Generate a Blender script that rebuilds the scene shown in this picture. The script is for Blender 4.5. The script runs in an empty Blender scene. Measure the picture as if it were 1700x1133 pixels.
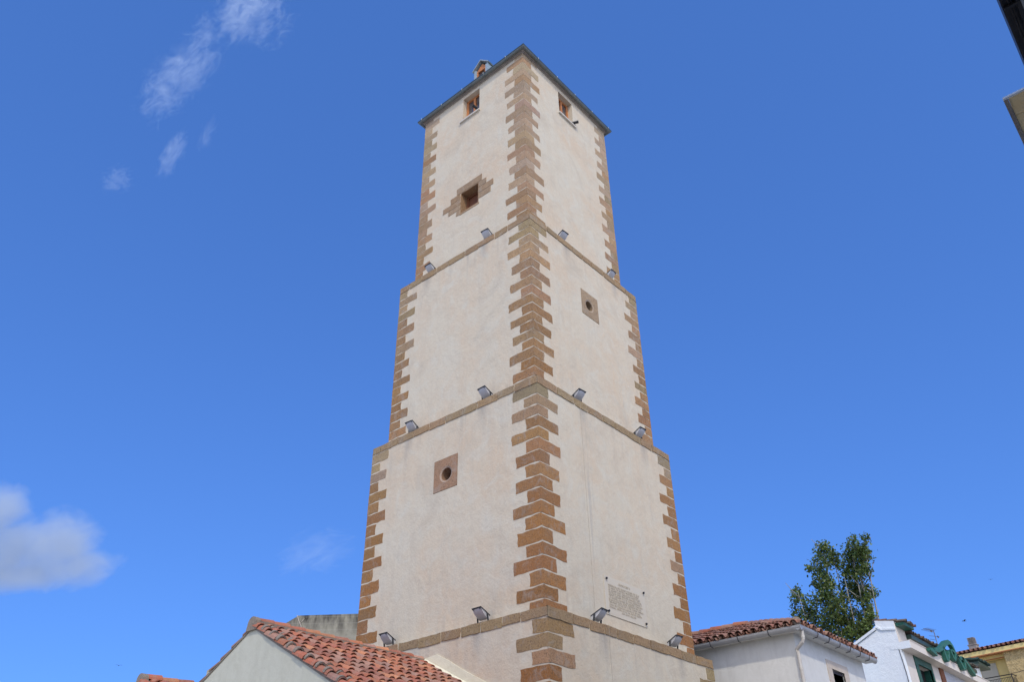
import bpy, bmesh, math, random
from mathutils import Vector, Matrix
random.seed(7)
SC = bpy.context.scene
COL = SC.collection
R = math.radians

# ------------------------------------------------------------------ camera
CAM = Vector((-16.338153, -13.611840, 1.65))
CR = Vector((0.655784, -0.754839, -0.012869)); CU = Vector((-0.415631, -0.375215, 0.828531)); CF = Vector((0.630237, 0.537988, 0.559795))
FPX = 1358.78
cd = bpy.data.cameras.new('camera'); cam = bpy.data.objects.new('camera', cd); COL.objects.link(cam)
cd.sensor_width = 36.0; cd.lens = FPX / 1700 * 36; cd.clip_start = 0.05; cd.clip_end = 20000
M = Matrix((( CR.x, CU.x, -CF.x, CAM.x), (CR.y, CU.y, -CF.y, CAM.y), (CR.z, CU.z, -CF.z, CAM.z), (0, 0, 0, 1)))
cam.matrix_world = M
SC.camera = cam
# ------------------------------------------------------------------ sky and sun
SUN_EL = R(46); SUN_XY = Vector((-0.655, -0.755)).normalized()
w = bpy.data.worlds.new('World'); SC.world = w; w.use_nodes = True
nt = w.node_tree; nt.nodes.clear()
out = nt.nodes.new('ShaderNodeOutputWorld'); bg = nt.nodes.new('ShaderNodeBackground'); sky = nt.nodes.new('ShaderNodeTexSky')
sky.sky_type = 'NISHITA'; sky.sun_disc = False; sky.sun_elevation = SUN_EL
sky.sun_rotation = math.atan2(SUN_XY.x, SUN_XY.y) % (2 * math.pi)
sky.altitude = 300; sky.air_density = 1.0; sky.dust_density = 0.3; sky.ozone_density = 3.0
tint = nt.nodes.new('ShaderNodeMix'); tint.data_type = 'RGBA'; tint.blend_type = 'MULTIPLY'
tint.inputs[0].default_value = 1.0; tint.inputs[7].default_value = (0.595, 1.21, 2.56, 1)
gm = nt.nodes.new('ShaderNodeGamma'); gm.inputs[1].default_value = 0.58      # a clear, deep blue summer sky with a gentle gradient
nt.links.new(sky.outputs[0], gm.inputs[0]); nt.links.new(gm.outputs[0], tint.inputs[6]); 
tcw = nt.nodes.new('ShaderNodeTexCoord'); dt = nt.nodes.new('ShaderNodeVectorMath'); dt.operation = 'DOT_PRODUCT'     # added fill: unseen glow low in the sky on the sun's side
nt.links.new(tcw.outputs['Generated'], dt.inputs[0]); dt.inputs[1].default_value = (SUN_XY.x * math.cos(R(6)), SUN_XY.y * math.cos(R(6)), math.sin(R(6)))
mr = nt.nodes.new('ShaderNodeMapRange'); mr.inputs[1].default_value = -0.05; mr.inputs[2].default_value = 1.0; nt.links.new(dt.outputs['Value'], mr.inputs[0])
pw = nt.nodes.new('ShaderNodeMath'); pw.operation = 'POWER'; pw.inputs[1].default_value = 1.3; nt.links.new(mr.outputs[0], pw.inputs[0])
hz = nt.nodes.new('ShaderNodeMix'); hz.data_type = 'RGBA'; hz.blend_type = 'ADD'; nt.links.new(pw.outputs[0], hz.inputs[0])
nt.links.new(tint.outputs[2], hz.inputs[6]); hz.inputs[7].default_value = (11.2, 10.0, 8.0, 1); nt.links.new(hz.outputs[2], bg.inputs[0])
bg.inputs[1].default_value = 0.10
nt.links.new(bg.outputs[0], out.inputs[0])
sl = bpy.data.lights.new('sun', 'SUN'); so = bpy.data.objects.new('sun', sl); COL.objects.link(so)
sl.energy = 1.3; sl.angle = R(2.0); sl.color = (1.0, 0.90, 0.77)
sd = Vector((SUN_XY.x * math.cos(SUN_EL), SUN_XY.y * math.cos(SUN_EL), math.sin(SUN_EL)))
so.rotation_euler = sd.to_track_quat('Z', 'Y').to_euler(); so.location = (-30, -30, 60)
SC.view_settings.view_transform = 'Standard'; SC.view_settings.look = 'None'; SC.view_settings.gamma = 1.0
SC.view_settings.exposure = 0.5; SC.view_settings.use_curve_mapping = False
SC.render.engine = 'CYCLES'
SC.cycles.use_denoising = True
SC.cycles.max_bounces = 8; SC.cycles.volume_bounces = 2; SC.cycles.volume_max_steps = 128

# ------------------------------------------------------------------ helpers
def ray(u, v): return CF + CR * ((u - 850) / FPX) - CU * ((v - 566.5) / FPX)
def at(u, v, n, c):                      # where the line of sight of photo pixel u,v meets the plane n.p = c
    d = ray(u, v); n = Vector(n); return CAM + d * ((c - n.dot(CAM)) / n.dot(d))
AX = (1, 0, 0); AY = (0, 1, 0); AZ = (0, 0, 1)

class MB:
    def __init__(s): s.v = []; s.f = []; s.t = []; s.m = []
    def face(s, pts, tint=(1, 1, 1), m=0):
        b = len(s.v); s.v += [Vector(p) for p in pts]; s.f.append(list(range(b, b + len(pts)))); s.t.append(tint); s.m.append(m)
    def poly(s, verts, faces, tint=(1, 1, 1), m=0):
        b = len(s.v); s.v += [Vector(p) for p in verts]
        for f in faces: s.f.append([b + i for i in f]); s.t.append(tint); s.m.append(m)
    def box(s, x0, x1, y0, y1, z0, z1, tint=(1, 1, 1), m=0):
        x0, x1 = sorted((x0, x1)); y0, y1 = sorted((y0, y1)); z0, z1 = sorted((z0, z1))
        v = [(x, y, z) for z in (z0, z1) for (x, y) in ((x0, y0), (x1, y0), (x1, y1), (x0, y1))]
        s.poly(v, [(3, 2, 1, 0), (4, 5, 6, 7), (0, 1, 5, 4), (1, 2, 6, 5), (2, 3, 7, 6), (3, 0, 4, 7)], tint, m)
    def obox(s, o, a, b, c, tint=(1, 1, 1), m=0):     # box from corner o along vectors a, b, c
        o, a, b, c = map(Vector, (o, a, b, c))
        v = [o, o + a, o + a + b, o + b, o + c, o + a + c, o + a + b + c, o + b + c]
        fs = [(3, 2, 1, 0), (4, 5, 6, 7), (0, 1, 5, 4), (1, 2, 6, 5), (2, 3, 7, 6), (3, 0, 4, 7)]
        if a.cross(b).dot(c) < 0: fs = [f[::-1] for f in fs]
        s.poly(v, fs, tint, m)
    def prism(s, pts, off, tint=(1, 1, 1), m=0):      # planar polygon extruded by off
        n = len(pts); pts = [Vector(p) for p in pts]; off = Vector(off)
        nn = sum(((pts[i] - pts[0]).cross(pts[i + 1] - pts[0]) for i in range(1, n - 1)), Vector())
        if nn.dot(off) > 0: pts = pts[::-1]
        v = pts + [p + off for p in pts]
        s.poly(v, [list(range(n)), list(range(2 * n - 1, n - 1, -1))] + [(i + n, (i + 1) % n + n, (i + 1) % n, i) for i in range(n)], tint, m)
    def tube(s, pts, r, seg=8, tint=(1, 1, 1), m=0, caps=True):
        pts = [Vector(p) for p in pts]; n = len(pts)
        rr = r if isinstance(r, (list, tuple)) else [r] * n
        b = len(s.v); up = Vector((0.31, 0.17, 0.93))
        for i, p in enumerate(pts):
            d = (pts[min(i + 1, n - 1)] - pts[max(i - 1, 0)]).normalized()
            a = d.cross(up)
            if a.length < 1e-3: a = d.cross(Vector((1, 0, 0)))
            a.normalize(); c = d.cross(a)
            for k in range(seg):
                t = 2 * math.pi * k / seg; s.v.append(p + a * (rr[i] * math.cos(t)) + c * (rr[i] * math.sin(t)))
        for i in range(n - 1):
            for k in range(seg):
                k2 = (k + 1) % seg
                s.f.append([b + i * seg + k, b + i * seg + k2, b + (i + 1) * seg + k2, b + (i + 1) * seg + k]); s.t.append(tint); s.m.append(m)
        if caps:
            s.f.append([b + k for k in range(seg)][::-1]); s.t.append(tint); s.m.append(m)
            s.f.append([b + (n - 1) * seg + k for k in range(seg)]); s.t.append(tint); s.m.append(m)
    def build(s, name, mat, parent=None, smooth=False):
        o0 = Vector()
        q = parent
        while q is not None: o0 += q.location; q = q.parent
        me = bpy.data.meshes.new(name)
        me.from_pydata([tuple(v - o0) for v in s.v], [], s.f)
        at_ = me.color_attributes.new('tint', 'FLOAT_COLOR', 'CORNER')
        li = 0
        buf = []
        for f, t in zip(s.f, s.t): buf += [t[0], t[1], t[2], 1.0] * len(f)
        at_.data.foreach_set('color', buf)
        mats = mat if isinstance(mat, (list, tuple)) else [mat]
        for x in mats: me.materials.append(x)
        me.polygons.foreach_set('material_index', s.m)
        if smooth: me.polygons.foreach_set('use_smooth', [True] * len(s.f))
        me.update()
        o = bpy.data.objects.new(name, me); COL.objects.link(o)
        if parent is not None: o.parent = parent
        return o

def tag(o, label, cat, group=None):
    o['label'] = label; o['category'] = cat
    if group: o['group'] = group
    return o
def thing(name, loc, label, cat, group=None):
    o = bpy.data.objects.new(name, None); COL.objects.link(o); o.location = loc
    return tag(o, label, cat, group)
def structure(o, kind='structure'): o['kind'] = kind; return o
def J(a): return random.uniform(-a, a)

# ------------------------------------------------------------------ materials
def mat(name, col=(.5, .5, .5), rough=.8, metal=0.0, noise=None, streak=None, bump=None, tinted=False, spec=.3, fine=None, extra=None):
    m = bpy.data.materials.new(name); m.use_nodes = True; n = m.node_tree; L = n.links
    p = n.nodes['Principled BSDF']; p.inputs['Roughness'].default_value = rough; p.inputs['Metallic'].default_value = metal
    p.inputs['Specular IOR Level'].default_value = spec
    g = n.nodes.new('ShaderNodeNewGeometry'); pos = g.outputs['Position']
    c = n.nodes.new('ShaderNodeRGB'); c.outputs[0].default_value = (*col, 1); cur = c.outputs[0]
    def mul(a, b, fac=1.0, mode='MULTIPLY'):
        x = n.nodes.new('ShaderNodeMix'); x.data_type = 'RGBA'; x.blend_type = mode
        if isinstance(fac, float): x.inputs[0].default_value = fac
        else: L.new(fac, x.inputs[0])
        for s_, v in ((6, a), (7, b)):
            if isinstance(v, tuple): x.inputs[s_].default_value = (*v, 1)
            else: L.new(v, x.inputs[s_])
        return x.outputs[2]
    def nz(scale, detail=4, vec=(1, 1, 1), lo=.35, hi=.65, dist=0.0, rough_=.6):
        mp = n.nodes.new('ShaderNodeMapping'); mp.inputs['Scale'].default_value = vec; L.new(pos, mp.inputs[0])
        t = n.nodes.new('ShaderNodeTexNoise'); t.inputs['Scale'].default_value = scale; t.inputs['Detail'].default_value = detail
        t.inputs['Distortion'].default_value = dist; t.inputs['Roughness'].default_value = rough_; L.new(mp.outputs[0], t.inputs['Vector'])
        r = n.nodes.new('ShaderNodeMapRange'); r.inputs[1].default_value = lo; r.inputs[2].default_value = hi; L.new(t.outputs['Fac'], r.inputs[0])
        return r.outputs[0]
    if tinted:
        a = n.nodes.new('ShaderNodeAttribute'); a.attribute_name = 'tint'; cur = mul(cur, a.outputs['Color'])
    for (sc, colour, fac, *rest) in (noise or []):
        kw = rest[0] if rest else {}
        f = nz(sc, **kw)
        mm = n.nodes.new('ShaderNodeMath'); mm.operation = 'MULTIPLY'; mm.inputs[1].default_value = fac; L.new(f, mm.inputs[0])
        cur = mul(cur, colour, mm.outputs[0], 'MIX')
    if fine:
        sc, lo_c = fine
        cur = mul(cur, (lo_c, lo_c, lo_c), nz(sc, 3, lo=.4, hi=.75))
    if extra: cur = extra(n, L, pos, cur, mul, nz)
    L.new(cur, p.inputs['Base Color'])
    if bump:
        hsum = None
        for (sc, st) in bump:
            h = nz(sc, 5, lo=0, hi=1)
            mm = n.nodes.new('ShaderNodeMath'); mm.operation = 'MULTIPLY'; mm.inputs[1].default_value = st; L.new(h, mm.inputs[0])
            if hsum is None: hsum = mm.outputs[0]
            else:
                ad = n.nodes.new('ShaderNodeMath'); ad.operation = 'ADD'; L.new(hsum, ad.inputs[0]); L.new(mm.outputs[0], ad.inputs[1]); hsum = ad.outputs[0]
        b = n.nodes.new('ShaderNodeBump'); b.inputs['Strength'].default_value = 1.0; b.inputs['Distance'].default_value = 1.0
        L.new(hsum, b.inputs['Height']); L.new(b.outputs[0], p.inputs['Normal'])
    return m

def band(n, L, sock, centre, half):      # 1 inside |v-centre|<half, soft
    a = n.nodes.new('ShaderNodeMath'); a.operation = 'SUBTRACT'; a.inputs[1].default_value = centre; L.new(sock, a.inputs[0])
    b = n.nodes.new('ShaderNodeMath'); b.operation = 'ABSOLUTE'; L.new(a.outputs[0], b.inputs[0])
    r = n.nodes.new('ShaderNodeMapRange'); r.inputs[1].default_value = half; r.inputs[2].default_value = 0.0; L.new(b.outputs[0], r.inputs[0])
    return r.outputs[0]
def mulv(n, L, *ss):
    cur = ss[0]
    for s_ in ss[1:]:
        m = n.nodes.new('ShaderNodeMath'); m.operation = 'MULTIPLY'
        L.new(cur, m.inputs[0])
        if isinstance(s_, float): m.inputs[1].default_value = s_
        else: L.new(s_, m.inputs[1])
        cur = m.outputs[0]
    return cur
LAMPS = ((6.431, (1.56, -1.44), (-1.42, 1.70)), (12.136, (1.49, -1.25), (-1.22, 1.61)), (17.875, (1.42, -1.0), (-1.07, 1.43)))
def plaster_stains(n, L, pos, cur, mul, nz):
    sp = n.nodes.new('ShaderNodeSeparateXYZ'); L.new(pos, sp.inputs[0])
    g = n.nodes.new('ShaderNodeNewGeometry'); sn = n.nodes.new('ShaderNodeSeparateXYZ'); L.new(g.outputs['Normal'], sn.inputs[0])
    def less(sock, v):
        q = n.nodes.new('ShaderNodeMath'); q.operation = 'LESS_THAN'; L.new(sock, q.inputs[0]); q.inputs[1].default_value = v; return q.outputs[0]
    fl, fr = less(sn.outputs['X'], -.5), less(sn.outputs['Y'], -.5)
    drips = nz(5.5, 5, (1, 1, .05), .50, .70); patch = nz(1.1, 4, lo=.42, hi=.66)
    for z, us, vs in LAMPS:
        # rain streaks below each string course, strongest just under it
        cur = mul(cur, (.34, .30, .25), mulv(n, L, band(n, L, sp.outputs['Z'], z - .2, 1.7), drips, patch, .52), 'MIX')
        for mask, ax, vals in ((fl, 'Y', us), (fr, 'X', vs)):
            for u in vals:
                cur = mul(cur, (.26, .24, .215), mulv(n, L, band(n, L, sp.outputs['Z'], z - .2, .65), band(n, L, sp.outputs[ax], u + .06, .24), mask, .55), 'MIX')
    cracks = nz(2.6, 8, (1, 1, 1), .497, .503, 2.2)
    cur = mul(cur, (.40, .34, .27), mulv(n, L, band(n, L, cracks, .5, .5), nz(.7, 2, lo=.5, hi=.62), .30), 'MIX')
    lines = nz(9.0, 3, (1.0, 1.0, .03), .47, .68)
    for (c, hw, z0, z1, fac) in ((-1.22, .22, 6.6, 12.0, .55), (-1.0, .35, 6.6, 12.0, .25), (1.55, .3, 3.0, 6.3, .3), (-1.45, .3, 1.0, 6.3, .45)):
        f = mulv(n, L, band(n, L, sp.outputs['X'], c, hw), band(n, L, sp.outputs['Z'], (z0 + z1) / 2, (z1 - z0) * .75), lines, fac)
        cur = mul(cur, (.30, .29, .28), f, 'MIX')
    return cur
MT = {}
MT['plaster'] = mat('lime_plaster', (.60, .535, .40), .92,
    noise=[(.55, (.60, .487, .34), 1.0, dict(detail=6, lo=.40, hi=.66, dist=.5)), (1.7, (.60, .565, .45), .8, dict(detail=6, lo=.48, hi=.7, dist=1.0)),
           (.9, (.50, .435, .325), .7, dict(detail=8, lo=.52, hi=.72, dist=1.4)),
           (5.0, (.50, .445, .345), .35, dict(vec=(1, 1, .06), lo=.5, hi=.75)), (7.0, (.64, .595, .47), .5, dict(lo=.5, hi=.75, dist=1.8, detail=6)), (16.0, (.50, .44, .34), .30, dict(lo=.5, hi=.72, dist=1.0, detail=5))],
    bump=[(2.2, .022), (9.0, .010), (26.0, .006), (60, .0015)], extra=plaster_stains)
MT['stone'] = mat('sandstone', (1, 1, 1), .95, tinted=True,
    noise=[(5.0, (.22, .15, .095), .28, dict(lo=.45, hi=.75)), (16.0, (.45, .36, .26), .22, dict(lo=.5, hi=.7)), (30.0, (.09, .06, .04), .65, dict(lo=.50, hi=.70, detail=3)), (1.5, (.20, .15, .10), .5, dict(lo=.5, hi=.75)), (3.2, (.36, .33, .28), .45, dict(lo=.54, hi=.72, dist=1.0))],
    bump=[(10, .012), (42, .009)])
MT['mortar'] = mat('lime_mortar', (.60, .535, .43), .95, noise=[(8, (.50, .43, .34), .5)], bump=[(30, .004)])
MT['zinc'] = mat('weathered_zinc', (.17, .19, .18), .55, .35, noise=[(2.5, (.11, .125, .115), .7), (14, (.24, .27, .26), .35)], bump=[(6, .003)])
MT['zinc_dark'] = mat('dark_zinc_edge', (.035, .055, .055), .5, .3, noise=[(9, (.06, .075, .07), .5)])
MT['zinc_light'] = mat('pale_zinc', (.36, .43, .44), .5, .3, noise=[(8, (.28, .35, .36), .5)])
MT['wood'] = mat('orange_timber', (.50, .205, .075), .55, noise=[(10, (.38, .14, .05), .7, dict(vec=(1, 1, .1)))], bump=[(40, .001)])
MT['wood_dark'] = mat('dark_timber', (.17, .065, .03), .6, noise=[(10, (.10, .04, .02), .7, dict(vec=(1, 1, .1)))])
MT['glass'] = mat('window_glass', (.06, .055, .055), .08, spec=.6, noise=[(3, (.16, .14, .13), .6)])
MT['dark'] = mat('dark_interior', (.012, .010, .010), .9, noise=[(3, (.02, .016, .014), .6)])
MT['cream'] = mat('cream_slab', (.62, .58, .49), .7, noise=[(9, (.50, .46, .38), .5)], bump=[(30, .002)])
MT['lamp_grey'] = mat('grey_painted_metal', (.50, .51, .52), .42, .1, noise=[(14, (.42, .43, .44), .6), (50, (.56, .57, .58), .3)])
MT['lamp_dark'] = mat('dark_painted_metal', (.035, .04, .047), .45, .3, noise=[(20, (.06, .065, .07), .5)])
MT['black'] = mat('black_metal', (.012, .012, .014), .45, noise=[(20, (.03, .03, .032), .6)])
MT['lens'] = mat('lamp_glass', (.10, .11, .12), .06, spec=.6, noise=[(6, (.16, .16, .16), .4)])
MT['plaque'] = mat('pale_marble', (.62, .56, .435), .75, noise=[(3, (.58, .49, .36), .55), (9, (.58, .55, .45), .5, dict(dist=2.0))], bump=[(20, .002)])
MT['engraved'] = mat('engraved_letters', (.525, .465, .36), .9, noise=[(9, (.57, .51, .40), .8)])
MT['tile'] = mat('terracotta_tile', (1, 1, 1), .88, tinted=True,
    noise=[(3.0, (.20, .085, .055), .45, dict(lo=.5, hi=.72)), (9, (.40, .30, .22), .50, dict(lo=.50, hi=.70)), (26, (.10, .075, .06), .5, dict(lo=.56, hi=.72)), (1.4, (.26, .15, .105), .45), (4.5, (.20, .17, .13), .35, dict(lo=.55, hi=.7))],
    bump=[(14, .006), (50, .002)])
MT['roof_mortar'] = mat('grey_roof_mortar', (.24, .20, .155), .95, noise=[(7, (.17, .14, .11), .8), (25, (.33, .28, .22), .5)], bump=[(18, .012)])
MT['gable'] = mat('greenish_plaster', (.53, .525, .415), .92, noise=[(.6, (.44, .43, .33), .6, dict(lo=.48, hi=.7, detail=7, dist=1.0)), (1.0, (.48, .475, .37), .7), (5, (.57, .57, .46), .5, dict(dist=1.2)), (4, (.41, .41, .32), .35, dict(vec=(1, 1, .08), lo=.5, hi=.75))], bump=[(6, .006), (40, .0015)])
MT['flash'] = mat('pale_cream_render', (.76, .73, .54), .9, noise=[(5, (.68, .65, .47), .6)], bump=[(14, .008)])
MT['block'] = mat('grey_render_blocks', (.30, .29, .25), .95, noise=[(2.5, (.36, .35, .31), .7), (8, (.20, .195, .17), .5)], bump=[(12, .01)])
MT['housewall'] = mat('grey_white_wall', (.67, .675, .63), .9, noise=[(.8, (.73, .73, .68), .7), (4, (.61, .61, .555), .5, dict(dist=1.0)), (5, (.5, .49, .46), .4, dict(vec=(1, 1, .07), lo=.52, hi=.75))], bump=[(5, .006), (40, .001)])
MT['gutter'] = mat('aluminium_gutter', (.42, .43, .43), .45, .35, noise=[(6, (.34, .35, .35), .6)])
MT['pipe'] = mat('cream_downpipe', (.60, .58, .52), .6, noise=[(8, (.48, .44, .37), .6)])
MT['limestone'] = mat('window_limestone', (.60, .53, .44), .9, noise=[(4, (.52, .45, .36), .7)], bump=[(22, .004)])
MT['shutter_dark'] = mat('brown_shutter', (.075, .06, .06), .6, noise=[(30, (.045, .035, .035), .6, dict(vec=(.05, .05, 1)))])
MT['white'] = mat('whitewash', (.84, .90, .88), .9, noise=[(1.2, (.78, .85, .85), .8), (6, (.86, .91, .89), .5, dict(dist=1.5)), (.5, (.72, .74, .75), .6)], bump=[(9, .016), (26, .008)])
MT['facade'] = mat('warm_white_render', (.66, .61, .53), .9, noise=[(1.5, (.60, .555, .48), .7), (7, (.70, .65, .57), .4)], bump=[(12, .004)])
MT['green'] = mat('dark_green_paint', (.018, .085, .06), .45, noise=[(5, (.03, .12, .085), .6), (18, (.012, .06, .045), .5)])
MT['green_letter'] = mat('green_lettering_paint', (.028, .135, .095), .5, noise=[(4, (.045, .18, .13), .6), (16, (.02, .10, .07), .5)], bump=[(20, .002)])
MT['green_tile'] = mat('green_glazed_tile', (.03, .065, .05), .4, noise=[(6, (.07, .10, .075), .6), (20, (.015, .035, .03), .6)])
MT['shutter'] = mat('grey_roller_shutter', (.52, .54, .57), .55, noise=[(8, (.46, .48, .51), .6)])
MT['brown'] = mat('rust_brown_post', (.22, .085, .04), .7, noise=[(6, (.16, .06, .03), .6)])
MT['yellow'] = mat('yellow_render', (.84, .66, .26), .9, noise=[(1.6, (.78, .61, .235), .7), (9, (.86, .70, .31), .4)], bump=[(16, .003)])
MT['orange'] = mat('orange_trim', (.50, .20, .08), .85, noise=[(5, (.42, .17, .07), .6)])
MT['ochre'] = mat('rough_ochre_stone', (.58, .43, .19), .95, noise=[(7, (.40, .28, .12), .8, dict(lo=.42, hi=.6)), (16, (.68, .53, .27), .5)], bump=[(9, .06), (22, .03)])
MT['cream_blind'] = mat('cream_roller_blind', (.56, .53, .41), .6, noise=[(40, (.48, .45, .35), .5, dict(vec=(.02, .02, 1)))])
MT['concrete'] = mat('chimney_concrete', (.34, .31, .27), .9, noise=[(7, (.26, .23, .20), .7)], bump=[(20, .006)])
MT['wire'] = mat('black_cable', (.03, .03, .032), .6, noise=[(9, (.05, .05, .05), .5)])
MT['thin_wire'] = mat('grey_wall_cable', (.48, .43, .35), .7, noise=[(9, (.53, .48, .39), .5)])
MT['alu'] = mat('aerial_metal', (.22, .21, .20), .45, .6, noise=[(20, (.15, .10, .08), .7)])
MT['soffit'] = mat('beige_soffit_panels', (.93, .72, .36), .7, noise=[(2.0, (.88, .62, .26), .8), (5, (.92, .78, .48), .6, dict(vec=(1, .3, 1)))])
MT['grey_soffit'] = mat('grey_soffit', (.55, .56, .54), .85, noise=[(3, (.48, .49, .47), .6)])
MT['bark'] = mat('pale_poplar_bark', (.26, .24, .20), .9, noise=[(5, (.17, .20, .165), .7, dict(vec=(1, 1, .3))), (20, (.5, .47, .41), .4)], bump=[(20, .01)])
MT['paving'] = mat('granite_paving', (.60, .56, .49), .9, noise=[(.6, (.64, .60, .53), .7), (6, (.52, .485, .42), .6), (40, (.44, .41, .36), .4)], bump=[(30, .003)])
MT['asphalt'] = mat('asphalt', (.055, .055, .057), .9, noise=[(.7, (.075, .074, .073), .7), (50, (.03, .03, .03), .5)], bump=[(60, .003)])
MT['bird'] = mat('dark_feathers', (.025, .022, .022), .8, noise=[(30, (.05, .045, .04), .5)])
def leaf_mat():
    m = bpy.data.materials.new('poplar_leaves'); m.use_nodes = True; n = m.node_tree; L = n.links
    p = n.nodes['Principled BSDF']; p.inputs['Roughness'].default_value = .42; p.inputs['Specular IOR Level'].default_value = .5
    a = n.nodes.new('ShaderNodeAttribute'); a.attribute_name = 'tint'
    g = n.nodes.new('ShaderNodeNewGeometry'); t = n.nodes.new('ShaderNodeTexNoise'); t.inputs['Scale'].default_value = 1.6; L.new(g.outputs['Position'], t.inputs['Vector'])
    x = n.nodes.new('ShaderNodeMix'); x.data_type = 'RGBA'; x.inputs[6].default_value = (.045, .085, .017, 1); x.inputs[7].default_value = (.13, .185, .042, 1); L.new(t.outputs['Fac'], x.inputs[0])
    y = n.nodes.new('ShaderNodeMix'); y.data_type = 'RGBA'; y.blend_type = 'MULTIPLY'; y.inputs[0].default_value = 1; L.new(x.outputs[2], y.inputs[6]); L.new(a.outputs['Color'], y.inputs[7])
    L.new(y.outputs[2], p.inputs['Base Color'])
    tr = n.nodes.new('ShaderNodeBsdfTranslucent'); L.new(y.outputs[2], tr.inputs[0]); mx = n.nodes.new('ShaderNodeMixShader'); mx.inputs[0].default_value = .28
    L.new(p.outputs[0], mx.inputs[1]); L.new(tr.outputs[0], mx.inputs[2]); L.new(mx.outputs[0], n.nodes['Material Output'].inputs[0])
    return m
MT['leaf'] = leaf_mat()

# ------------------------------------------------------------------ ground
def sheet(name, x0, x1, y0, y1, z, m):
    b = MB(); b.face([(x0, y0, z), (x1, y0, z), (x1, y1, z), (x0, y1, z)]); return structure(b.build(name, m))
sheet('ground', -4000, 4000, -4000, 4000, 0.0, MT['paving'])
sheet('street', -60, 120, -12.2, -7.2, 0.004, MT['asphalt'])

# ------------------------------------------------------------------ the tower
H1, H2, H3, H4 = 2.394, 2.711, 3.0, 3.302
Z1, Z2, Z3, Z4 = 25.95, 17.875, 12.136, 6.431
tower = thing('stone_tower', (0, 0, 0), 'tall square four-tiered tower of pale plaster with brown stone corners', 'tower')

def wall_face(b, P, u0, u1, z0, z1, holes=()):
    us = sorted({u0, u1, *[h[0] for h in holes], *[h[1] for h in holes]}); zs = sorted({z0, z1, *[h[2] for h in holes], *[h[3] for h in holes]})
    for i in range(len(us) - 1):
        for j in range(len(zs) - 1):
            uc, zc = (us[i] + us[i + 1]) / 2, (zs[j] + zs[j + 1]) / 2
            if any(h[0] < uc < h[1] and h[2] < zc < h[3] for h in holes): continue
            b.face([P(us[i], zs[j], 0), P(us[i + 1], zs[j], 0), P(us[i + 1], zs[j + 1], 0), P(us[i], zs[j + 1], 0)])
    for (a, c, e, f, d) in holes:          # reveals, d deep
        for q in (((a, e), (a, f)), ((a, f), (c, f)), ((c, f), (c, e)), ((c, e), (a, e))):
            (p1, p2) = q
            b.face([P(*p1, 0), P(*p2, 0), P(*p2, d), P(*p1, d)])
def LP(h): return lambda u, z, d: (-h + d, u, z)           # left face (normal -x): u = y
def RP(h): return lambda u, z, d: (u, -h + d, z)           # right face (normal -y): u = x
WL1 = (-.37, .43, 24.43, 25.60, .24); WS1 = (-.39, .43, 20.00, 20.90, .34)
WR1 = (-.44, .36, 24.42, 25.57, .24)
OL3 = (-.37, .475, 10.035, 10.92, .05); OR2 = (-.41, .425, 15.575, 16.48, .05)
def tier(h, z0, z1, hl, hr):
    b = MB()
    wall_face(b, LP(h), -h, h, z0, z1, hl); wall_face(b, RP(h), -h, h, z0, z1, hr)
    b.face([(h, -h, z0), (h, h, z0), (h, h, z1), (h, -h, z1)]); b.face([(h, h, z0), (-h, h, z0), (-h, h, z1), (h, h, z1)])
    b.face([(-h, -h, z1), (h, -h, z1), (h, h, z1), (-h, h, z1)])
    return b.build('wall', MT['plaster'], tower)
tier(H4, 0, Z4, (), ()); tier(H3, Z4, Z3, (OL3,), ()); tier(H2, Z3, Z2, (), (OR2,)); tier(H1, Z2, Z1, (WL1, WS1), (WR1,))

def vmul(c, k): return tuple(x * k for x in c)
def lerp(a, b, t): return tuple(x + (y - x) * t for x, y in zip(a, b))
GREYTAN = (.41, .31, .20); TAN = (.395, .25, .135); BROWN = (.34, .191, .080); RUST = (.34, .161, .053); MOSS = (.325, .25, .135)
def stone_tint(tier_i, k, n, rnd):
    f = k / max(1, n - 1)
    if tier_i == 1:
        c = lerp(GREYTAN, TAN, min(1, f * 1.2)) if f < .75 else lerp(TAN, BROWN, (f - .75) * 4)
    elif tier_i == 2:
        c = lerp(MOSS, TAN, f * 6) if f < .16 else lerp(TAN, BROWN, min(1, (f - .16) * 2.4))
    elif tier_i == 3:
        c = lerp(MOSS, TAN, f * 7) if f < .14 else lerp(BROWN, RUST, min(1, (f - .14) * 2.2))
    else:
        c = (MOSS, lerp(MOSS, BROWN, .4), lerp(TAN, BROWN, .5), RUST, BROWN, RUST)[min(k, 5)]
    r = rnd.random() * (1 if tier_i == 1 else 2.2)
    if r < .12: c = lerp(c, GREYTAN, .55)
    elif r < .24: c = lerp(c, RUST, .5)
    elif r < .30 and tier_i < 3: c = lerp(c, MOSS, .6)
    return vmul((c[0] * rnd.uniform(.97, 1.04), c[1] * rnd.uniform(.97, 1.05), c[2] * rnd.uniform(.93, 1.1)), rnd.uniform(.84, 1.12))

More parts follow.
